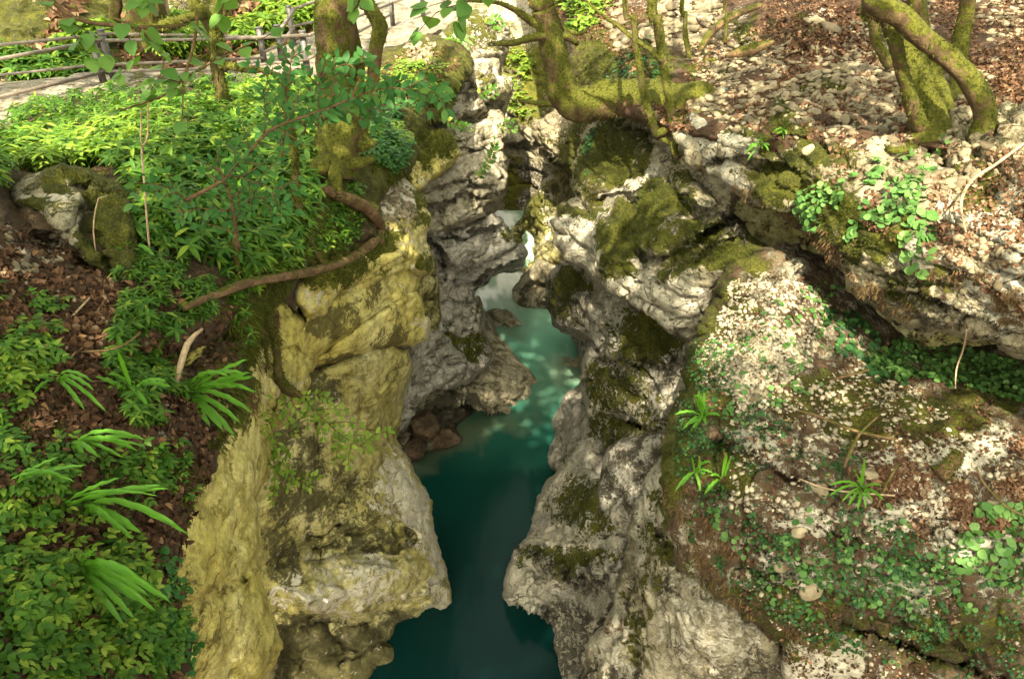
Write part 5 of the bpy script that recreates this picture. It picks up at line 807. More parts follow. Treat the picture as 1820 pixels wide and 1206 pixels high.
herbs('bank_left', [(200, 440), (420, 480), (500, 520), (440, 620), (330, 740), (250, 780), (200, 660), (220, 560)], 800, HT, .05, .115, HERB, 'scattered dark green herbs trailing down beside the dead leaves', 'herb_patch', 60)
herbs('bank_left', [(5, 520), (110, 540), (110, 640), (60, 700), (200, 840), (260, 800), (350, 800), (320, 960), (300, 1206), (10, 1206), (5, 900)], 400, HC, .055, .10, HERB, 'toothed leaved woodland plants crowding the lower left bank', 'herb_patch', 70)
herbs('bank_left', [(5, 900), (120, 880), (260, 960), (280, 1206), (60, 1206), (60, 1120), (5, 1060)], 110, HC, .06, .10, HERBY, 'light green toothed plants in the bottom left corner', 'herb_patch')
herbs('bank_left', [(5, 640), (80, 650), (80, 720), (5, 720)], 22, HC, .07, .11, HERBY, 'pale sunlit plants at the left edge', 'herb_patch')
herbs('bank_left', [(560, 150), (700, 110), (790, 110), (800, 170), (740, 230), (700, 300), (600, 300)], 420, H3, .06, .16, HERBY, 'small bright plants on the mossy cliff top behind the trees', 'herb_patch', 50)
herbs('bank_left', [(660, 190), (745, 190), (730, 270), (690, 320), (640, 280)], 300, H3, .08, .16, TEAL, 'leafy climbing plants on the mossy cliff top', 'herb_patch', 60)
herbs('hill_far', [(0, 60), (200, 90), (560, 70), (560, -20), (350, 0), (300, 40), (0, 120)], 1500, HT, .2, .42, HERBY, 'ferny green growth on the hillside behind the railing', 'herb_bed', 80)
herbs('hill_far', [(0, 110), (190, 100), (190, 140), (0, 160)], 300, HT, .2, .3, HERB, 'low green plants between the rails at the left edge', 'herb_bed')
herbs('gorge_end', [(890, 60), (1010, 60), (1060, 200), (1000, 240), (910, 200)], 110, H3, .12, .3, HERBY, 'bright leafy growth on the sunlit end of the gorge', 'herb_patch', 40)
herbs('bank_left', [(440, 460), (520, 330), (560, 290), (640, 330), (650, 420), (560, 470), (480, 490)], 260, H3, .05, .12, HERB, 'small leafy plants on the mossy rim above the long branch', 'herb_patch', 40)
herbs('bank_left', [(400, 470), (560, 400), (600, 440), (520, 500), (430, 540)], 120, HT, .06, .12, HERBY, 'sparse herbs over the long branch', 'herb_patch', 40)
herbs('bank_left', [(-240, 240), (0, 240), (0, 290), (20, 340), (-240, 380)], 900, HT, .11, .2, HERB, 'herbs continuing outside the left edge', 'herb_bed', tilt=.3)
herbs('bank_left', [(-240, 500), (8, 500), (8, 1300), (-240, 1300)], 500, HC, .055, .10, HERB, 'toothed plants continuing outside the left edge', 'herb_patch', 60)
# grassy hairs on the mossy verges
def hairs(key, poly, n, L, mat, label, name, down=True, clump=60, seed=2, wid=.06):
    q, p, nn = sample(key, poly, n, clump=clump, seed=seed); T = [(np.array([(-wid, 0, 0), (wid, 0, 0), (.06, .55, .03), (0, 1, -.05 if down else .1)]), np.array([(0, 1, 2), (0, 2, 3)]), np.zeros((0, 4), int))]
    z = nn; y = nn*.45+np.array([0, 0, -1.]) if down else nn*.6+rng.normal(0, .4, nn.shape)+np.array([0, 0, .3]); y = y+rng.normal(0, .25, nn.shape); y /= np.linalg.norm(y, axis=1, keepdims=True); x = np.cross(y, rng.normal(0, 1, nn.shape)); x /= np.linalg.norm(x, axis=1, keepdims=True)
    v, f = scatter(T, p, np.stack([x, y, np.cross(x, y)], -1), rng.uniform(.4, 1.2, len(p))*L); return stuff(name, v, f, mat, label, 'moss' if mat is MOSSM else 'roots')
hairs('bank_left', [(380, 500), (560, 400), (620, 440), (560, 490), (460, 560), (430, 700), (380, 800), (370, 700), (400, 580)], 6000, .07, MOSSM, 'hanging moss and grass along the rim of the yellow cliff', 'hanging_moss')
hairs('bank_left', [(690, 100), (830, 100), (800, 200), (745, 240), (700, 330), (640, 300), (680, 180)], 5000, .09, MOSSM, 'hanging moss on the rounded cliff top', 'hanging_moss')
hairs('column_left', [(400, 560), (480, 520), (500, 600), (420, 780), (380, 780)], 2500, .06, ROOTM, 'rusty root fibres over the edge of the yellow rock', 'root_fibres')
hairs('ledge_right', [(1300, 320), (1480, 410), (1500, 470), (1640, 550), (1640, 590), (1540, 545), (1480, 480), (1400, 395), (1300, 350)], 1300, .05, ROOTM, 'brown root fibres hanging from the lip of the ledge', 'root_fibres', clump=16)
hairs('ledge_right', [(1620, 480), (1820, 480), (1820, 620), (1700, 590)], 2200, .04, ROOTM, 'tan root fibres on the right end of the ledge', 'root_fibres')
hairs('ledge_right', [(1360, 290), (1500, 330), (1560, 440), (1460, 430), (1340, 350)], 4000, .03, MOSSM, 'short moss on the face of the ledge', 'moss_patch', False)
hairs('rock_nose_right', [(1060, 340), (1200, 330), (1330, 420), (1250, 480), (1150, 470), (1090, 500), (1070, 440)], 5000, .035, MOSSM, 'short green moss on the big right boulder', 'moss_patch', False)
hairs('slab_right', [(1240, 590), (1290, 480), (1310, 500), (1250, 640), (1200, 760), (1200, 980), (1300, 1080), (1290, 1090), (1180, 980), (1172, 820)], 4000, .03, MOSSM, 'moss and grass along the left rim of the slab', 'hanging_moss')
hairs('slab_right', [(1180, 860), (1240, 860), (1320, 1000), (1440, 1140), (1380, 1140), (1240, 1030)], 1800, .05, ROOTM, 'root fibres over the left rim of the slab', 'root_fibres')
hairs('slab_right', [(1450, 700), (1800, 680), (1800, 760), (1600, 790), (1500, 750)], 4000, .02, MOSSM, 'short dark moss on the slab', 'moss_patch', False)
def mosson(key, n, L, label, thr=.5):
    x0, y0, st, W, N, ok = SURF[key]; n3 = fbm(W*4, 3, 9); c = np.argwhere(ok & (MOSSG[key]*.62+.45*n3+N[..., 2]*.1 > thr)); c = c[rng.integers(0, len(c), n)]; i, j = c[:, 0], c[:, 1]
    a = W[i, j]; b = W[np.minimum(i+1, W.shape[0]-1), j]; d = W[i, np.minimum(j+1, W.shape[1]-1)]; u = rng.random((2, n, 1)); p = a+(b-a)*u[0]+(d-a)*u[1]; nn = N[i, j]; T = [(np.array([(-.13, 0, 0), (.13, 0, 0), (.04, 1, .1)]), np.array([(0, 1, 2)]), np.zeros((0, 4), int))]
    y = nn*.8+np.array([0, 0, -.25])+rng.normal(0, .45, nn.shape); y /= np.linalg.norm(y, axis=1, keepdims=True); x = np.cross(y, rng.normal(0, 1, nn.shape)); x /= np.linalg.norm(x, axis=1, keepdims=True)
    v, f = scatter(T, p-nn*.003, np.stack([x, y, np.cross(x, y)], -1), rng.uniform(.5, 1.3, n)*L); stuff('moss', v, f, MOSSM, label, 'moss')
for key, n, L, lb in (('rock_nose_right', 12000, .03, 'green moss on the big boulder of the right wall'), ('wall_right_lower', 9000, .03, 'dark moss patches down the right wall'), ('wall_right_shoulder', 6000, .04, 'moss on the rock below the level trunk'), ('ledge_right', 12000, .022, 'moss on the overhanging ledge'), ('slab_right', 14000, .015, 'moss on the lower right slab'),
    ('bank_left', 14000, .035, 'moss along the rim of the left bank'), ('shoulder_left', 6000, .035, 'moss on the left cliff shoulder'), ('column_left', 4000, .025, 'rusty moss on the top of the yellow rock'), ('mossy_block', 4000, .04, 'moss on the square block'), ('mossy_boulder', 5000, .02, 'moss on the large boulder'), ('slope_right', 9000, .045, 'moss cushions on the upper right slope'), ('rock_foot_near', 3000, .015, 'moss on the near right rock'), ('wall_middle_lower', 3000, .05, 'moss on the grey middle wall')):
    mosson(key, n, L, lb)
# dead leaves
DL = [xf(leaf_tpl(w=.8, fold=f_, droop=d_, prof=(.1, .7, 1, .55, 0)), np.eye(3)) for f_, d_ in ((.2, .5), (-.2, .3), (.35, -.3), (.1, .8), (-.3, -.4))]
def litter(key, poly, n, lo, hi, mat, label, clump=0, seed=1):
    q, p, nn = sample(key, poly, n, clump=clump, seed=seed); v, f = scatter(DL, p+nn*rng.uniform(0, .015, (len(p), 1)), frames(len(p), nn, .5, .1), rng.uniform(lo, hi, len(p))); stuff('dead_leaves', v, f, mat, label, 'leaves')
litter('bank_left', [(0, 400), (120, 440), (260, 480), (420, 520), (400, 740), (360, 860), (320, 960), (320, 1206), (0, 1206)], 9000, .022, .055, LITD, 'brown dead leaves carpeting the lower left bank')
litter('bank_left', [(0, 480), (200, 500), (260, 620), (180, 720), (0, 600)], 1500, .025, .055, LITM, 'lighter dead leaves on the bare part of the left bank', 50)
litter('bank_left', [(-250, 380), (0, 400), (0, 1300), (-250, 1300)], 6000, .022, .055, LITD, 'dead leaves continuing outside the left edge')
litter('slope_right', [(1830, -30), (2090, -30), (2090, 290), (1830, 290)], 4000, .02, .06, LITM, 'dead leaves continuing outside the right edge')
litter('ledge_right', [(1830, 250), (2090, 280), (2090, 640), (1830, 560)], 2200, .018, .045, LITM, 'dead leaves on the ledge outside the right edge', 50)
litter('slab_right', [(1820, 720), (2090, 720), (2090, 1300), (1820, 1300)], 3500, .014, .036, LITD, 'dead leaves on the slab outside the right edge', 60)
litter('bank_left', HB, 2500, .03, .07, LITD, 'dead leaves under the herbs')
litter('bank_left', [(560, 160), (700, 100), (840, 70), (820, 120), (700, 200)], 900, .04, .08, LITM, 'dead leaves on the sunny cliff top', 50)
litter('hill_far', [(0, -40), (600, -40), (560, 80), (0, 140)], 3000, .1, .2, LITM, 'dead leaves on the hillside behind the railing', 60)
litter('slope_right', [(1000, -30), (1830, -30), (1830, 290), (1200, 240), (1060, 60)], 21000, .018, .058, LITM, 'russet dead leaves between the stones of the upper slope', 70, 3)
litter('slope_right', [(950, -60), (1120, -60), (1100, 60), (1000, 80), (940, 20)], 1800, .03, .07, LITD, 'dark dead leaves on the slope behind the leaning trunk')
herbs('slope_right', [(960, -50), (1100, -50), (1060, 50), (990, 60)], 130, H3, .1, .25, HERBY, 'leafy plants on the slope behind the leaning trunk', 'herb_patch', 30)
litter('slope_right', [(1380, 20), (1560, 0), (1560, 120), (1400, 90)], 1500, .04, .08, LITD, 'dark dead leaves in the hollow of the upper slope')
litter('ledge_right', [(1300, 215), (1830, 290), (1830, 560), (1500, 380), (1400, 240)], 2200, .018, .045, LITM, 'dead leaves on the right ledge', 60)
litter('slab_right', [(1480, 800), (1820, 760), (1820, 940), (1600, 960), (1540, 880)], 3200, .018, .042, LITM, 'reddish dead leaves drifted on the right of the slab', 80, 4)
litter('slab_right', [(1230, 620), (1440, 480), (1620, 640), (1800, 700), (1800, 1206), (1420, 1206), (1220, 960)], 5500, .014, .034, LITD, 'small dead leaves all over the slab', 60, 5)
litter('rock_foot_near', [(1066, 1100), (1105, 1100), (1105, 1125), (1060, 1125)], 90, .015, .03, LITM, 'little heap of red dead leaves on the near rock')
# ivy and round leaved plants
IV = [fan_tpl([(a, r) for a, r in ((-1.57, .25), (-.9, .55), (-.35, .42), (.15, .78), (.75, .42), (1.57, 1.0), (2.4, .42), (3.0, .78), (3.5, .42), (4.04, .55))], .12), fan_tpl([(-1.57, .2), (-.7, .6), (.0, .5), (.45, .8), (1.0, .5), (1.57, .95), (2.1, .5), (2.7, .8), (3.14, .5), (3.84, .6)], -.08)]
PN = [fan_tpl([(k*6.283/9, 1+.08*math.sin(k*2.1)) for k in range(9)], d_) for d_ in (.12, .2, -.05)]
def carpet(key, poly, n, T, lo, hi, mat, label, name, clump, seed, lift=.03, upv=.3, tilt=.35):
    q, p, nn = sample(key, poly, n, clump=clump, seed=seed); v, f = scatter(T, p+nn*rng.uniform(.01, lift, (len(p), 1)), frames(len(p), nn, tilt, upv), rng.uniform(lo, hi, len(p))); stuff(name, v, f, mat, label, 'ivy' if T is IV else 'plants')
carpet('slab_right', [(1190, 800), (1330, 720), (1500, 760), (1560, 900), (1640, 960), (1700, 1130), (1600, 1180), (1440, 1140), (1300, 1050), (1230, 960)], 2600, IV, .012, .026, IVY, 'dark green ivy trailing over the lower right rock', 'ivy', 42, 11)
carpet('slab_right', [(1560, 1000), (1820, 960), (1820, 1206), (1700, 1206), (1600, 1120)], 700, IV, .012, .026, IVY, 'ivy trails in the bottom right corner', 'ivy', 32, 12)
carpet('slab_right', [(1200, 780), (1230, 600), (1330, 600), (1400, 680), (1330, 760), (1240, 820)], 900, IV, .012, .024, IVY, 'ivy along the left edge of the gravel slab', 'ivy', 36, 13)
carpet('slab_right', [(1240, 900), (1820, 900), (1820, 1100), (1400, 1100)], 380, PN, .012, .026, PENNY, 'round green leaves mixed into the ivy', 'round_leaved_plants', 26, 14)
carpet('slab_right', [(1200, 640), (1500, 480), (1560, 640), (1300, 760)], 260, PN, .014, .026, PENNY, 'round leaves dotted along the gravel', 'round_leaved_plants', 26, 15)
carpet('slab_right', [(1450, 560), (1510, 545), (1620, 650), (1600, 700), (1530, 680)], 260, PN, .018, .034, IVY, 'dark round leaves in the shade under the ledge', 'round_leaved_plants', 30, 16)
carpet('slab_right', [(1540, 650), (1600, 600), (1700, 615), (1830, 650), (1830, 710), (1740, 690), (1620, 670)], 1500, PN, .013, .028, PENNY, 'bright round leaves filling the gap under the ledge', 'round_leaved_plants', 0, 17, .05)
carpet('ledge_right', [(1420, 350), (1500, 320), (1600, 280), (1700, 250), (1690, 280), (1640, 330), (1640, 400), (1560, 400), (1500, 440), (1440, 400)], 620, PN, .014, .032, PENNY, 'round fleshy leaves spreading over the ledge', 'round_leaved_plants', 38, 18, .05)
carpet('ledge_right', [(1600, 380), (1660, 380), (1660, 500), (1600, 500)], 60, PN, .02, .045, PENNY, 'larger round leaves on the ledge face', 'round_leaved_plants', 30, 19)
carpet('slab_right', [(1740, 900), (1830, 900), (1830, 1010), (1700, 1000)], 190, PN, .014, .038, PENNY, 'large round leaves at the right edge', 'round_leaved_plants', 0, 20, .06)
carpet('wall_right_shoulder', [(1020, 260), (1070, 220), (1060, 320), (1030, 330)], 300, IV, .03, .05, IVY, 'ivy on the rock under the level trunk', 'ivy', 30, 21)
carpet('slope_right', [(1060, 40), (1180, 60), (1180, 150), (1080, 150)], 260, IV, .03, .06, IVY, 'ivy on the mossy outcrop behind the level trunk', 'ivy', 30, 22)
carpet('shoulder_left', [(590, 360), (650, 350), (660, 430), (600, 440)], 120, PN, .02, .04, HERB, 'small leaves on the mossy shoulder beneath the trees', 'round_leaved_plants', 30, 23)
carpet('column_left', [(270, 980), (310, 1000), (340, 1180), (300, 1206)], 120, PN, .012, .022, TEAL, 'blue green leaved creeper hanging by the yellow rock', 'creeper', 30, 24, .08)
carpet('bank_left', [(250, 990), (330, 1000), (335, 1190), (290, 1200)], 260, PN, .012, .022, TEAL, 'blue green creeper at the edge of the yellow rock', 'creeper', 26, 25, .05)

# ------------------------------------------------------------ ferns with strap fronds
def strap(p0, p1, wd, lift=.25, seed=1, n=16):
    r = np.random.default_rng(seed); p0 = np.array(p0); p1 = np.array(p1); d = p1-p0; L = np.linalg.norm(d); up_ = np.array([0, 0, 1.]); t = np.linspace(0, 1, n)
    C = p0+d*t[:, None]+up_*(lift*L*4*t*(1-t)*(1-.35*t))[:, None]; T = np.gradient(C, axis=0); T /= np.linalg.norm(T, axis=1, keepdims=True); view = (np.array([0, 0, CAMZ])-p0); view /= np.linalg.norm(view)
    S = np.cross(T, view*.6+up_*.6); S /= np.linalg.norm(S, axis=1, keepdims=True); N = np.cross(S, T)
    w_ = wd*np.interp(t, [0, .08, .3, .75, .93, 1], [.12, .35, .9, 1, .55, .03]); ph = r.uniform(0, 6); wa = wd*.24*np.sin(t*32+ph)*(t > .06); wb = wd*.24*np.sin(t*29+ph+2)*(t > .06)
    V = np.concatenate([C-S*(w_/2)[:, None]+N*(w_*.16+wa)[:, None], C-S*(w_*.22)[:, None]+N*(w_*.06)[:, None], C, C+S*(w_*.22)[:, None]+N*(w_*.06)[:, None], C+S*(w_/2)[:, None]+N*(w_*.16+wb)[:, None]])
    I = np.arange(5*n).reshape(5, n); Fq = np.stack([I[:-1, :-1], I[:-1, 1:], I[1:, 1:], I[1:, :-1]], -1).reshape(-1, 4); return V, Fq
def fern(label, key, bx, by, tips, wpx, lift=.22, closer=.12, group='strap leaved ferns'):
    b = pt(key, bx, by)+np.array([0, -.02, .03]); root = empty('strap_fern', b, label, 'fern', group)
    for i, tp in enumerate(tips):
        Y = b[1]-closer*(1 if tp[1] > by else .3)*(tp[2] if len(tp) > 2 else 1)-.03; tipp = at(tp[0], tp[1], Y); v, f = strap(b, tipp, FW*wpx*pxm(bx, by, b[1])*rng.uniform(.85, 1.1), lift if tp[1] > by-30 else lift*.3, seed=i*7+bx); obj('frond', v, f, FERN, root)
    for i, tp in enumerate(tips):
        if rng.random() < .75:
            k = rng.uniform(.55, .95); tx = bx+(tp[0]-bx)*k+rng.uniform(-14, 14); ty = by+(tp[1]-by)*k+rng.uniform(-16, 16); Y = b[1]-closer*.4-rng.uniform(0, .06)
            v, f = strap(b+rng.normal(0, .015, 3), at(tx, ty, Y), FW*wpx*pxm(bx, by, b[1])*rng.uniform(.6, 1), lift*rng.uniform(.5, 1.3), seed=i*7+by); obj('frond', v, f, FERN, root)
    n = 8; v, f = scatter([stem_tpl((0, 0, -.2), (0, 0, .5), .12)], np.tile(b, (n, 1)), frames(n, np.tile([0, 0, 1.], (n, 1)), .5, 1), np.full(n, .05)); obj('crown', v, f, TWIG, root)
FW = .46
fern('largest strap fern hanging fans of fronds over the edge of the yellow cliff', 'bank_left', 345, 702, [(442, 638), (451, 669), (446, 662), (456, 697), (449, 733), (428, 752), (418, 776), (397, 765), (373, 757), (360, 795), (348, 818), (334, 770), (286, 767), (300, 700)], 21)
fern('small fern with one upright frond left of the largest strap fern', 'bank_left', 240, 706, [(209, 624), (171, 669), (303, 688), (262, 720), (190, 690)], 17)
fern('pale fern with drooping narrow fronds near the left edge', 'bank_left', 108, 690, [(167, 693), (190, 733), (150, 728), (35, 680), (153, 700), (60, 700)], 15)
fern('fern with a long frond pointing right above the bottom ferns', 'bank_left', 130, 806, [(258, 782), (244, 800), (174, 812), (250, 775)], 18)
fern('fern at the left with short wavy fronds over the dark hollow', 'bank_left', 36, 862, [(153, 826), (134, 856), (115, 832), (105, 812)], 15)
fern('fern with two long fronds arching to the right above the lowest ferns', 'bank_left', 114, 905, [(303, 868), (214, 849), (290, 862)], 19)
fern('fern with one glossy frond reaching the yellow rock', 'bank_left', 150, 912, [(334, 948, 1.6), (251, 948), (237, 958), (200, 925)], 24)
fern('lowest and densest strap fern at the bottom left', 'bank_left', 138, 1024, [(306, 1072, 1.5), (279, 1047), (277, 1086), (221, 1112), (171, 976), (250, 1028), (265, 1060), (240, 1100), (105, 1036)], 25)
g = 'strap ferns of the right bank'
fern('bright fern upright on the left rim of the right slab', 'slab_right', 1242, 740, [(1240, 692), (1252, 697), (1198, 737), (1214, 763), (1254, 753), (1280, 738), (1232, 700)], 13, group=g)
fern('pale fern half way down the left rim of the right slab', 'slab_right', 1236, 842, [(1200, 873), (1245, 873), (1266, 840), (1228, 812), (1262, 820)], 12, group=g)
fern('fern with a long hanging frond right of the pale rim fern', 'slab_right', 1278, 850, [(1292, 803), (1286, 908), (1252, 878), (1262, 845)], 13, group=g)
fern('dark green star shaped fern in the middle of the right slab', 'slab_right', 1527, 864, [(1536, 812), (1516, 832), (1474, 862), (1472, 882), (1496, 892), (1524, 906), (1570, 888), (1567, 862), (1508, 898), (1545, 880)], 11, group=g)
fern('small bright fern on the dark face of the right ledge', 'ledge_right', 1350, 266, [(1352, 244), (1328, 262), (1324, 274), (1368, 258), (1366, 268)], 8, group=g)
fern('tiny fern above the small bright one on the right ledge', 'ledge_right', 1388, 236, [(1372, 238), (1394, 232), (1398, 240), (1384, 228)], 7, group=g)
fern('drooping fern on the cliff top behind the slender tree', 'bank_left', 810, 78, [(835, 92), (842, 80), (800, 62), (790, 70), (848, 70)], 7, group=g)
fern('fern in the herbs above the brown dead leaves', 'bank_left', 243, 318, [(225, 310), (262, 296), (300, 330), (250, 300), (280, 318), (300, 318)], 13)
fern('curly fern hanging below the herbs beside the mossy boulder', 'bank_left', 240, 446, [(238, 495), (262, 500), (222, 440), (275, 455), (252, 545), (200, 450)], 18)

# ------------------------------------------------------------ shrubs and leafy twigs
def sprays(label, name, cat, twigs, lsz, mat, density=1, tw=3, group=None, spread=.9, seed=1, face=.55, extra=None, tpl=None):
    """twigs: list of [(px,py,Y),...] carrying two ranks of leaves"""
    r = np.random.default_rng(seed); root = empty(name, at(*twigs[0][0][:3]), label, cat, group); tb = []; P = []; FR = []; SC = []
    view0 = np.array([0, 0, CAMZ])
    for tg in twigs:
        C = smooth_poly([at(*q[:3]) for q in tg], 10, False); d = np.r_[0, np.cumsum(np.linalg.norm(np.diff(C, axis=0), axis=1))]; n = max(3, int(d[-1]/(lsz*.42)*density)); t = np.linspace(.12*d[-1], d[-1], n)
        K = np.stack([np.interp(t, d, C[:, k]) for k in range(3)], -1); T = np.gradient(K, axis=0) if n > 1 else np.tile(C[-1]-C[0], (n, 1)); T /= np.linalg.norm(T, axis=1, keepdims=True)
        v = view0-K; v /= np.linalg.norm(v, axis=1, keepdims=True); nrm = v*face+np.array([0, 0, 1.])*(1-face)+r.normal(0, .28, K.shape)
        for k in range(n):
            for sg in ((1, -1) if r.random() < .7 else (1 if k % 2 else -1,)):
                s_ = np.cross(T[k], nrm[k]); s_ /= np.linalg.norm(s_); y = T[k]*(.55 if k < n-1 else 1.5)+sg*s_*spread+r.normal(0, .22, 3); y /= np.linalg.norm(y); z = nrm[k]-y*(nrm[k]@y); z /= np.linalg.norm(z); x = np.cross(y, z)
                P.append(K[k]+y*lsz*.08); FR.append(np.stack([x, y, z], -1)); SC.append(lsz*r.uniform(.7, 1.15))
        w0 = tg[0][3] if len(tg[0]) > 3 else tw; pts = [(q[0], q[1], q[2], max(1.2, w0*(1-.6*i/(len(tg)-1)))) for i, q in enumerate(tg)]; tb.append(tube(pts, ns=6, seg=.05, bump=.06, seed=seed)[:2])
    for pts in (extra or []): tb.append(tube(pts, ns=8, seg=.05, bump=.08, seed=seed)[:2])
    for v, f in tb: obj('twig', v, f, TWIG, root)
    v, f = scatter(tpl or [LEAFO], np.array(P), np.array(FR), np.array(SC)); obj('foliage', v, f, mat, root); return root
LEAFO = leaf_tpl(w=.52, droop=.12, rows=(0, .12, .35, .65, .88, 1), prof=(0, .62, 1, .85, .4, 0)); HEART = leaf_tpl(w=.95, droop=.15, fold=.05, rows=(0, .06, .3, .6, .85, 1), prof=(0, .7, 1, .8, .35, 0))
r0 = random.Random(5)
def fanout(main, n, L, ang=70, seed=1, dY=.1):
    r = random.Random(seed); out = [main]; M = smooth_poly([q[:3] for q in main], 10, False)
    for k in range(n):
        i = int(len(M)*(.15+.8*k/n)); q = M[i]; d = M[min(i+3, len(M)-1)]-M[max(i-3, 0)]; a = math.atan2(d[1], d[0])+R(ang)*(1 if k % 2 else -1)*r.uniform(.5, 1); l = L*r.uniform(.5, 1)
        e = (q[0]+math.cos(a)*l, q[1]+math.sin(a)*l, q[2]-r.uniform(-dY, dY)); m = ((q[0]+e[0])/2+r.uniform(-5, 5), (q[1]+e[1])/2-4, (q[2]+e[2])/2); out.append([tuple(q[:3]), m, e])
    return out
sprays('shrub with teal leaves on a long brown branch crossing the herb bed', 'shrub', 'shrub', fanout([(330, 356, 4.6, 9), (400, 318, 4.6), (440, 275, 4.6), (480, 232, 4.6), (560, 200, 4.6), (620, 178, 4.6)], 12, 70, seed=3)+fanout([(325, 350, 4.6), (290, 330, 4.5), (240, 325, 4.4)], 5, 45, seed=4)+fanout([(420, 310, 4.6), (470, 330, 4.6), (530, 340, 4.6)], 6, 60, seed=5), .062, TEAL, seed=3, density=.55)
sprays('teal leafy shrub on a forked stem beside the long brown branch', 'shrub', 'shrub', fanout([(424, 440, 4.8, 8), (414, 372, 4.7), (400, 320, 4.6), (380, 285, 4.6)], 8, 60, seed=6)+fanout([(414, 372, 4.7), (460, 350, 4.7), (510, 365, 4.7)], 6, 45, seed=7)+fanout([(412, 375, 4.7), (360, 370, 4.6), (310, 380, 4.6)], 6, 45, seed=8), .06, TEAL, seed=5, density=.55)
sprays('leafy teal shoots rising in front of the railing post and thick tree', 'shrub', 'shrub', fanout([(500, 290, 5.2, 5), (505, 220, 5.2), (512, 150, 5.2), (520, 90, 5.2)], 12, 45, seed=9)+fanout([(540, 240, 5.3), (555, 180, 5.3), (575, 130, 5.3)], 8, 35, seed=10)+fanout([(500, 250, 5.2), (470, 190, 5.2), (480, 120, 5.2)], 7, 38, seed=10), .065, TEAL, seed=7, density=.55)
sprays('long horizontal spray of teal leaves reaching across both tree trunks', 'leafy_twig', 'twig', fanout([(560, 215, 5.2, 3), (620, 178, 5.2), (680, 158, 5.2), (740, 160, 5.2), (792, 172, 5.2)], 12, 42, ang=50, seed=11), .085, TEAL, seed=9, density=.9)
sprays('second spray of teal leaves drooping below the horizontal one', 'leafy_twig', 'twig', fanout([(560, 225, 5.4, 3), (600, 200, 5.4), (640, 190, 5.4), (670, 205, 5.4)], 6, 36, seed=12), .08, TEAL, seed=11)
sprays('upper teal twig between the railing post and the slender tree', 'leafy_twig', 'twig', fanout([(560, 140, 5.2, 3), (600, 118, 5.2), (650, 110, 5.2)], 5, 30, seed=13), .08, TEAL, seed=13)
sprays('thin drooping spray of small round leaves hanging before the dark lower wall', 'leafy_twig', 'twig', fanout([(520, 690, 4.9, 4), (560, 730, 4.9), (610, 775, 4.9), (655, 800, 4.9)], 9, 60, seed=14)+fanout([(525, 700, 4.9), (490, 740, 4.8), (440, 790, 4.7)], 7, 50, seed=15)+fanout([(480, 770, 4.8), (500, 830, 4.8), (550, 865, 4.8)], 5, 35, seed=16)+[[(520, 790, 4.8), (492, 840, 4.8), (484, 890, 4.75)]], .058, HERBY, seed=15, density=.75, tw=2)
sprays('broad leaved branch hanging in from the top left in front of the railing', 'overhanging_branch', 'branch', fanout([(350, 20, 4.2, 7), (346, 70, 4.2), (325, 138, 4.2), (290, 170, 4.2), (215, 196, 4.2)], 2, 50, seed=17)+[[(200, 30, 4.2, 4), (258, 62, 4.2), (292, 112, 4.2), (268, 160, 4.2)], [(325, 140, 4.2, 4), (400, 100, 4.2), (480, 62, 4.2)], [(325, 145, 4.2, 3), (322, 220, 4.2), (298, 256, 4.2)]], .085, BIGL, seed=17, density=.33, tpl=[HEART], face=.04, group='broad leaved branches', extra=[[(80, -10, 4.3, 9), (140, 35, 4.3, 8), (250, 48, 4.3, 7), (330, 45, 4.3, 4)]])
sprays('broad pale leaves on twigs in front of the railing at the left', 'overhanging_branch', 'branch', [[(60, -10, 4.2, 4), (110, 30, 4.2), (160, 60, 4.2), (185, 96, 4.2)], [(120, 30, 4.2, 3), (130, 60, 4.2), (160, 102, 4.2)], [(250, 45, 4.2, 3), (280, 90, 4.2), (330, 108, 4.2)], [(225, 60, 4.2, 3), (240, 95, 4.2), (218, 130, 4.2)]], .09, BIGL, seed=19, density=.4, tpl=[HEART], face=.04, group='broad leaved branches')
sprays('large pale leaves poking down from the top edge above the cliff top', 'overhanging_branch', 'branch', [[(880, -20, 4.2, 3), (830, 4, 4.2), (780, 20, 4.2), (745, 55, 4.2)], [(850, -20, 4.2, 3), (800, 0, 4.2), (760, 12, 4.2)], [(830, 4, 4.2, 2), (812, 24, 4.2), (815, 38, 4.2)]], .095, BIGL, seed=21, density=.5, tpl=[HEART], face=.04, group='broad leaved branches')
sprays('large pale leaves at the top edge left of the thick tree', 'overhanging_branch', 'branch', [[(420, -25, 4.2, 3), (400, 0, 4.2), (392, 24, 4.2)], [(250, -20, 4.2, 3), (258, 4, 4.2)], [(620, -20, 4.2, 3), (640, 0, 4.2), (632, 14, 4.2)]], .095, BIGL, seed=23, density=.5, tpl=[HEART], face=.04, group='broad leaved branches')
sprays('slender leafy shoot growing on the grey middle wall', 'leafy_twig', 'twig', [[(790, 215, 10.5, 2), (815, 222, 10.5), (835, 228, 10.5)], [(845, 320, 12.5, 2), (868, 290, 12.4), (880, 250, 12.4)]], .10, HERB, seed=25, tw=2)
for i, (x, y, Y, s_) in enumerate([(860, 165, 13, .3), (893, 225, 13.2, .3), (870, 40, 13.5, .3)]):
    sprays(['small leafy tuft under the rock overhang of the middle wall', 'leafy tuft on the mossy rim of the middle wall', 'leafy tuft on the very top of the middle wall'][i], 'leafy_twig', 'twig', [[(x-10, y+4, Y, 2), (x, y-3, Y), (x+14, y-8, Y)], [(x-5, y+4, Y, 2), (x+8, y+6, Y), (x+20, y+4, Y)]], .10, HERB, seed=26+i)

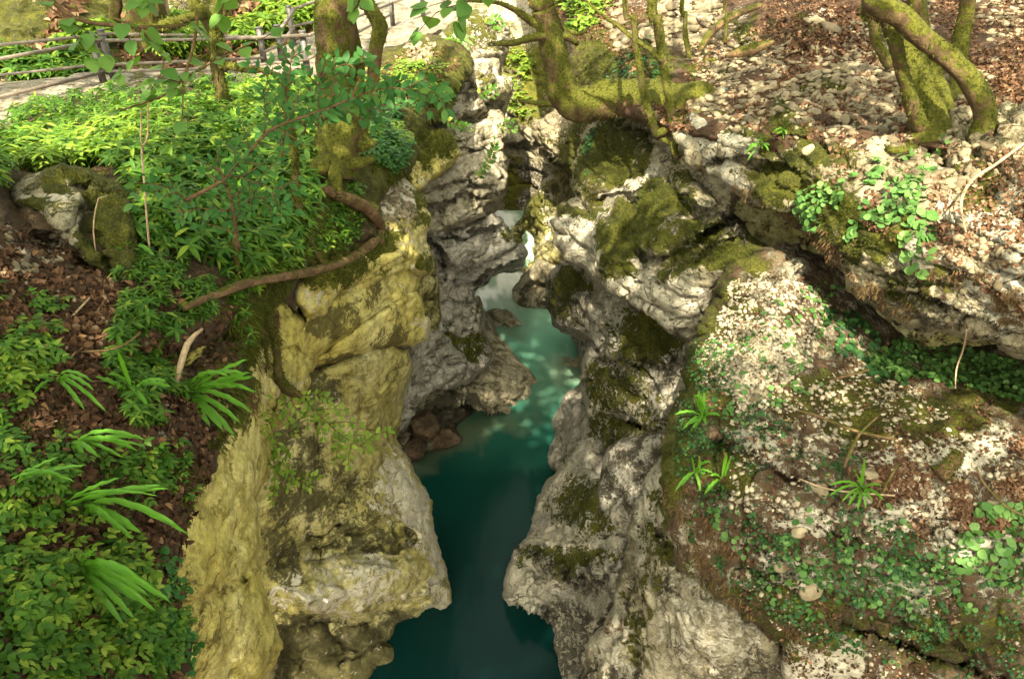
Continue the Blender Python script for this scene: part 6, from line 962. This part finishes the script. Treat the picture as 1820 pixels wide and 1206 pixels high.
# ------------------------------------------------------------ railing
def bar(p0, p1, w_, h_):
    p0 = np.array(p0); p1 = np.array(p1); d = p1-p0; d /= np.linalg.norm(d); u = np.array([0, 0, 1.]) if abs(d[2]) < .9 else np.array([0, 1., 0]); s = np.cross(d, u); s /= np.linalg.norm(s); n = np.cross(s, d)
    B = .12*min(w_, h_); prof = [(w_/2-B, -h_/2), (w_/2, -h_/2+B), (w_/2, h_/2-B), (w_/2-B, h_/2), (-w_/2+B, h_/2), (-w_/2, h_/2-B), (-w_/2, -h_/2+B), (-w_/2+B, -h_/2)]
    V = [p+s*a+n*b for p in (p0, p1) for a, b in prof]; V += [p0-d*0, p1+d*0]; m = 8
    return np.array(V), [np.array([((k+1) % m, k, 16) for k in range(m)]+[(8+k, 8+(k+1) % m, 17) for k in range(m)]), np.array([(k, (k+1) % m, 8+(k+1) % m, 8+k) for k in range(m)])]
def gy(py): return 3.30/math.tan(PITCH+math.atan((py-603)/F))
def railing(label, posts, runs, wpx):
    Y0 = gy(posts[0][2]); root = empty('railing', at(posts[0][0], posts[0][2], Y0), label, 'railing', 'railings along the path')
    for (x, yt, yb) in posts:
        Y = gy(yb); b = at(x, yb, Y); t = at(x, yt, Y); t[0] = b[0]; b = b-np.array([0, 0, .15]); v, f = bar(b, t, .085, .085); o = obj('post', v, f, STEEL, root, smooth=False)
        v, f = bar(t, t+np.array([0, 0, .012]), .10, .10); obj('cap', v, f, STEEL, root, smooth=False)
    for (a, b, th) in runs:
        v, f = bar(at(a[0], a[1], gy(a[2])-.06), at(b[0], b[1], gy(b[2])-.06), .05, th); obj('rail', v, f, RAILM, root, smooth=False)
railing('grey metal railing on the gorge side of the path, nearer of the two', [(184, 64, 146), (403, 60, 150), (549, 56, 146), (698, -6, 40), (752, -22, 23)],
    [((-40, 112, 200), (180, 72, 146), .042), ((-40, 182, 200), (184, 128, 146), .045), ((188, 72, 146), (403, 70, 150), .038), ((188, 127, 146), (403, 122, 150), .032), ((403, 69, 150), (547, 63, 146), .042), ((403, 121, 150), (549, 106, 146), .032), ((549, 63, 146), (697, 6, 40), .038), ((549, 104, 146), (698, 24, 40), .032), ((698, 4, 40), (752, -14, 23), .05)], 10)
railing('grey metal railing on the far side of the path stepping up behind the thick tree', [(201, 54, 136), (470, 50, 112), (501, 46, 108), (522, 12, 78), (-30, 80, 160), (580, -10, 55)],
    [((-40, 84, 160), (201, 60, 136), .038), ((-40, 138, 160), (201, 112, 136), .032), ((201, 60, 136), (470, 66, 112), .032), ((201, 115, 136), (470, 103, 112), .035), ((470, 64, 112), (501, 50, 108), .038), ((501, 50, 108), (522, 18, 78), .06), ((470, 92, 112), (501, 78, 108), .032), ((501, 78, 108), (522, 48, 78), .032), ((522, 16, 78), (580, -4, 55), .038), ((522, 47, 78), (580, 34, 55), .035)], 9)
# litter
def scrap(px, py, key, s, col, label, seed):
    t = NT('scrap'); t.b.inputs['Base Color'].default_value = col+(1,); t.b.inputs['Roughness'].default_value = .5; p, n, _ = surf(key, np.array([px]), np.array([py])); g_ = np.linspace(-1, 1, 9); X, Y = np.meshgrid(g_, g_*.5); Z = .25*fbm(np.stack([X*1.5, Y*2, X*0+seed], -1), 2, seed)+.15
    M = frames(1, n, .1, .2)[0]; V = np.concatenate([np.stack([X, Y, Z], -1).reshape(-1, 3), np.stack([X, Y, Z-.1], -1).reshape(-1, 3)])*s; I = np.arange(81).reshape(9, 9); q = np.stack([I[:-1, :-1], I[:-1, 1:], I[1:, 1:], I[1:, :-1]], -1).reshape(-1, 4)
    ed = list(I[0])+list(I[1:, -1])+list(I[-1, -2::-1])+list(I[-2:0:-1, 0]); sd_ = [(ed[k], ed[(k+1) % len(ed)], ed[(k+1) % len(ed)]+81, ed[k]+81) for k in range(len(ed))]
    o = obj('wrapper', V@M.T+p[0]+n[0]*s*.2, [np.concatenate([q, q[:, ::-1]+81, np.array(sd_)])], t.m, origin=p[0]); props(o, label, 'wrapper')
scrap(580, 1066, 'wall_left_lower', .035, (.7, .68, .66), 'crumpled white wrapper lying on the bulging lower left rock', 1)
scrap(1286, 166, 'slope_right', .05, (.05, .35, .33), 'torn turquoise scrap between the stones left on the upper slope', 2)
scrap(1325, 208, 'ledge_right', .045, (.10, .32, .50), 'blue scrap among twigs near the ledge edge', 3)
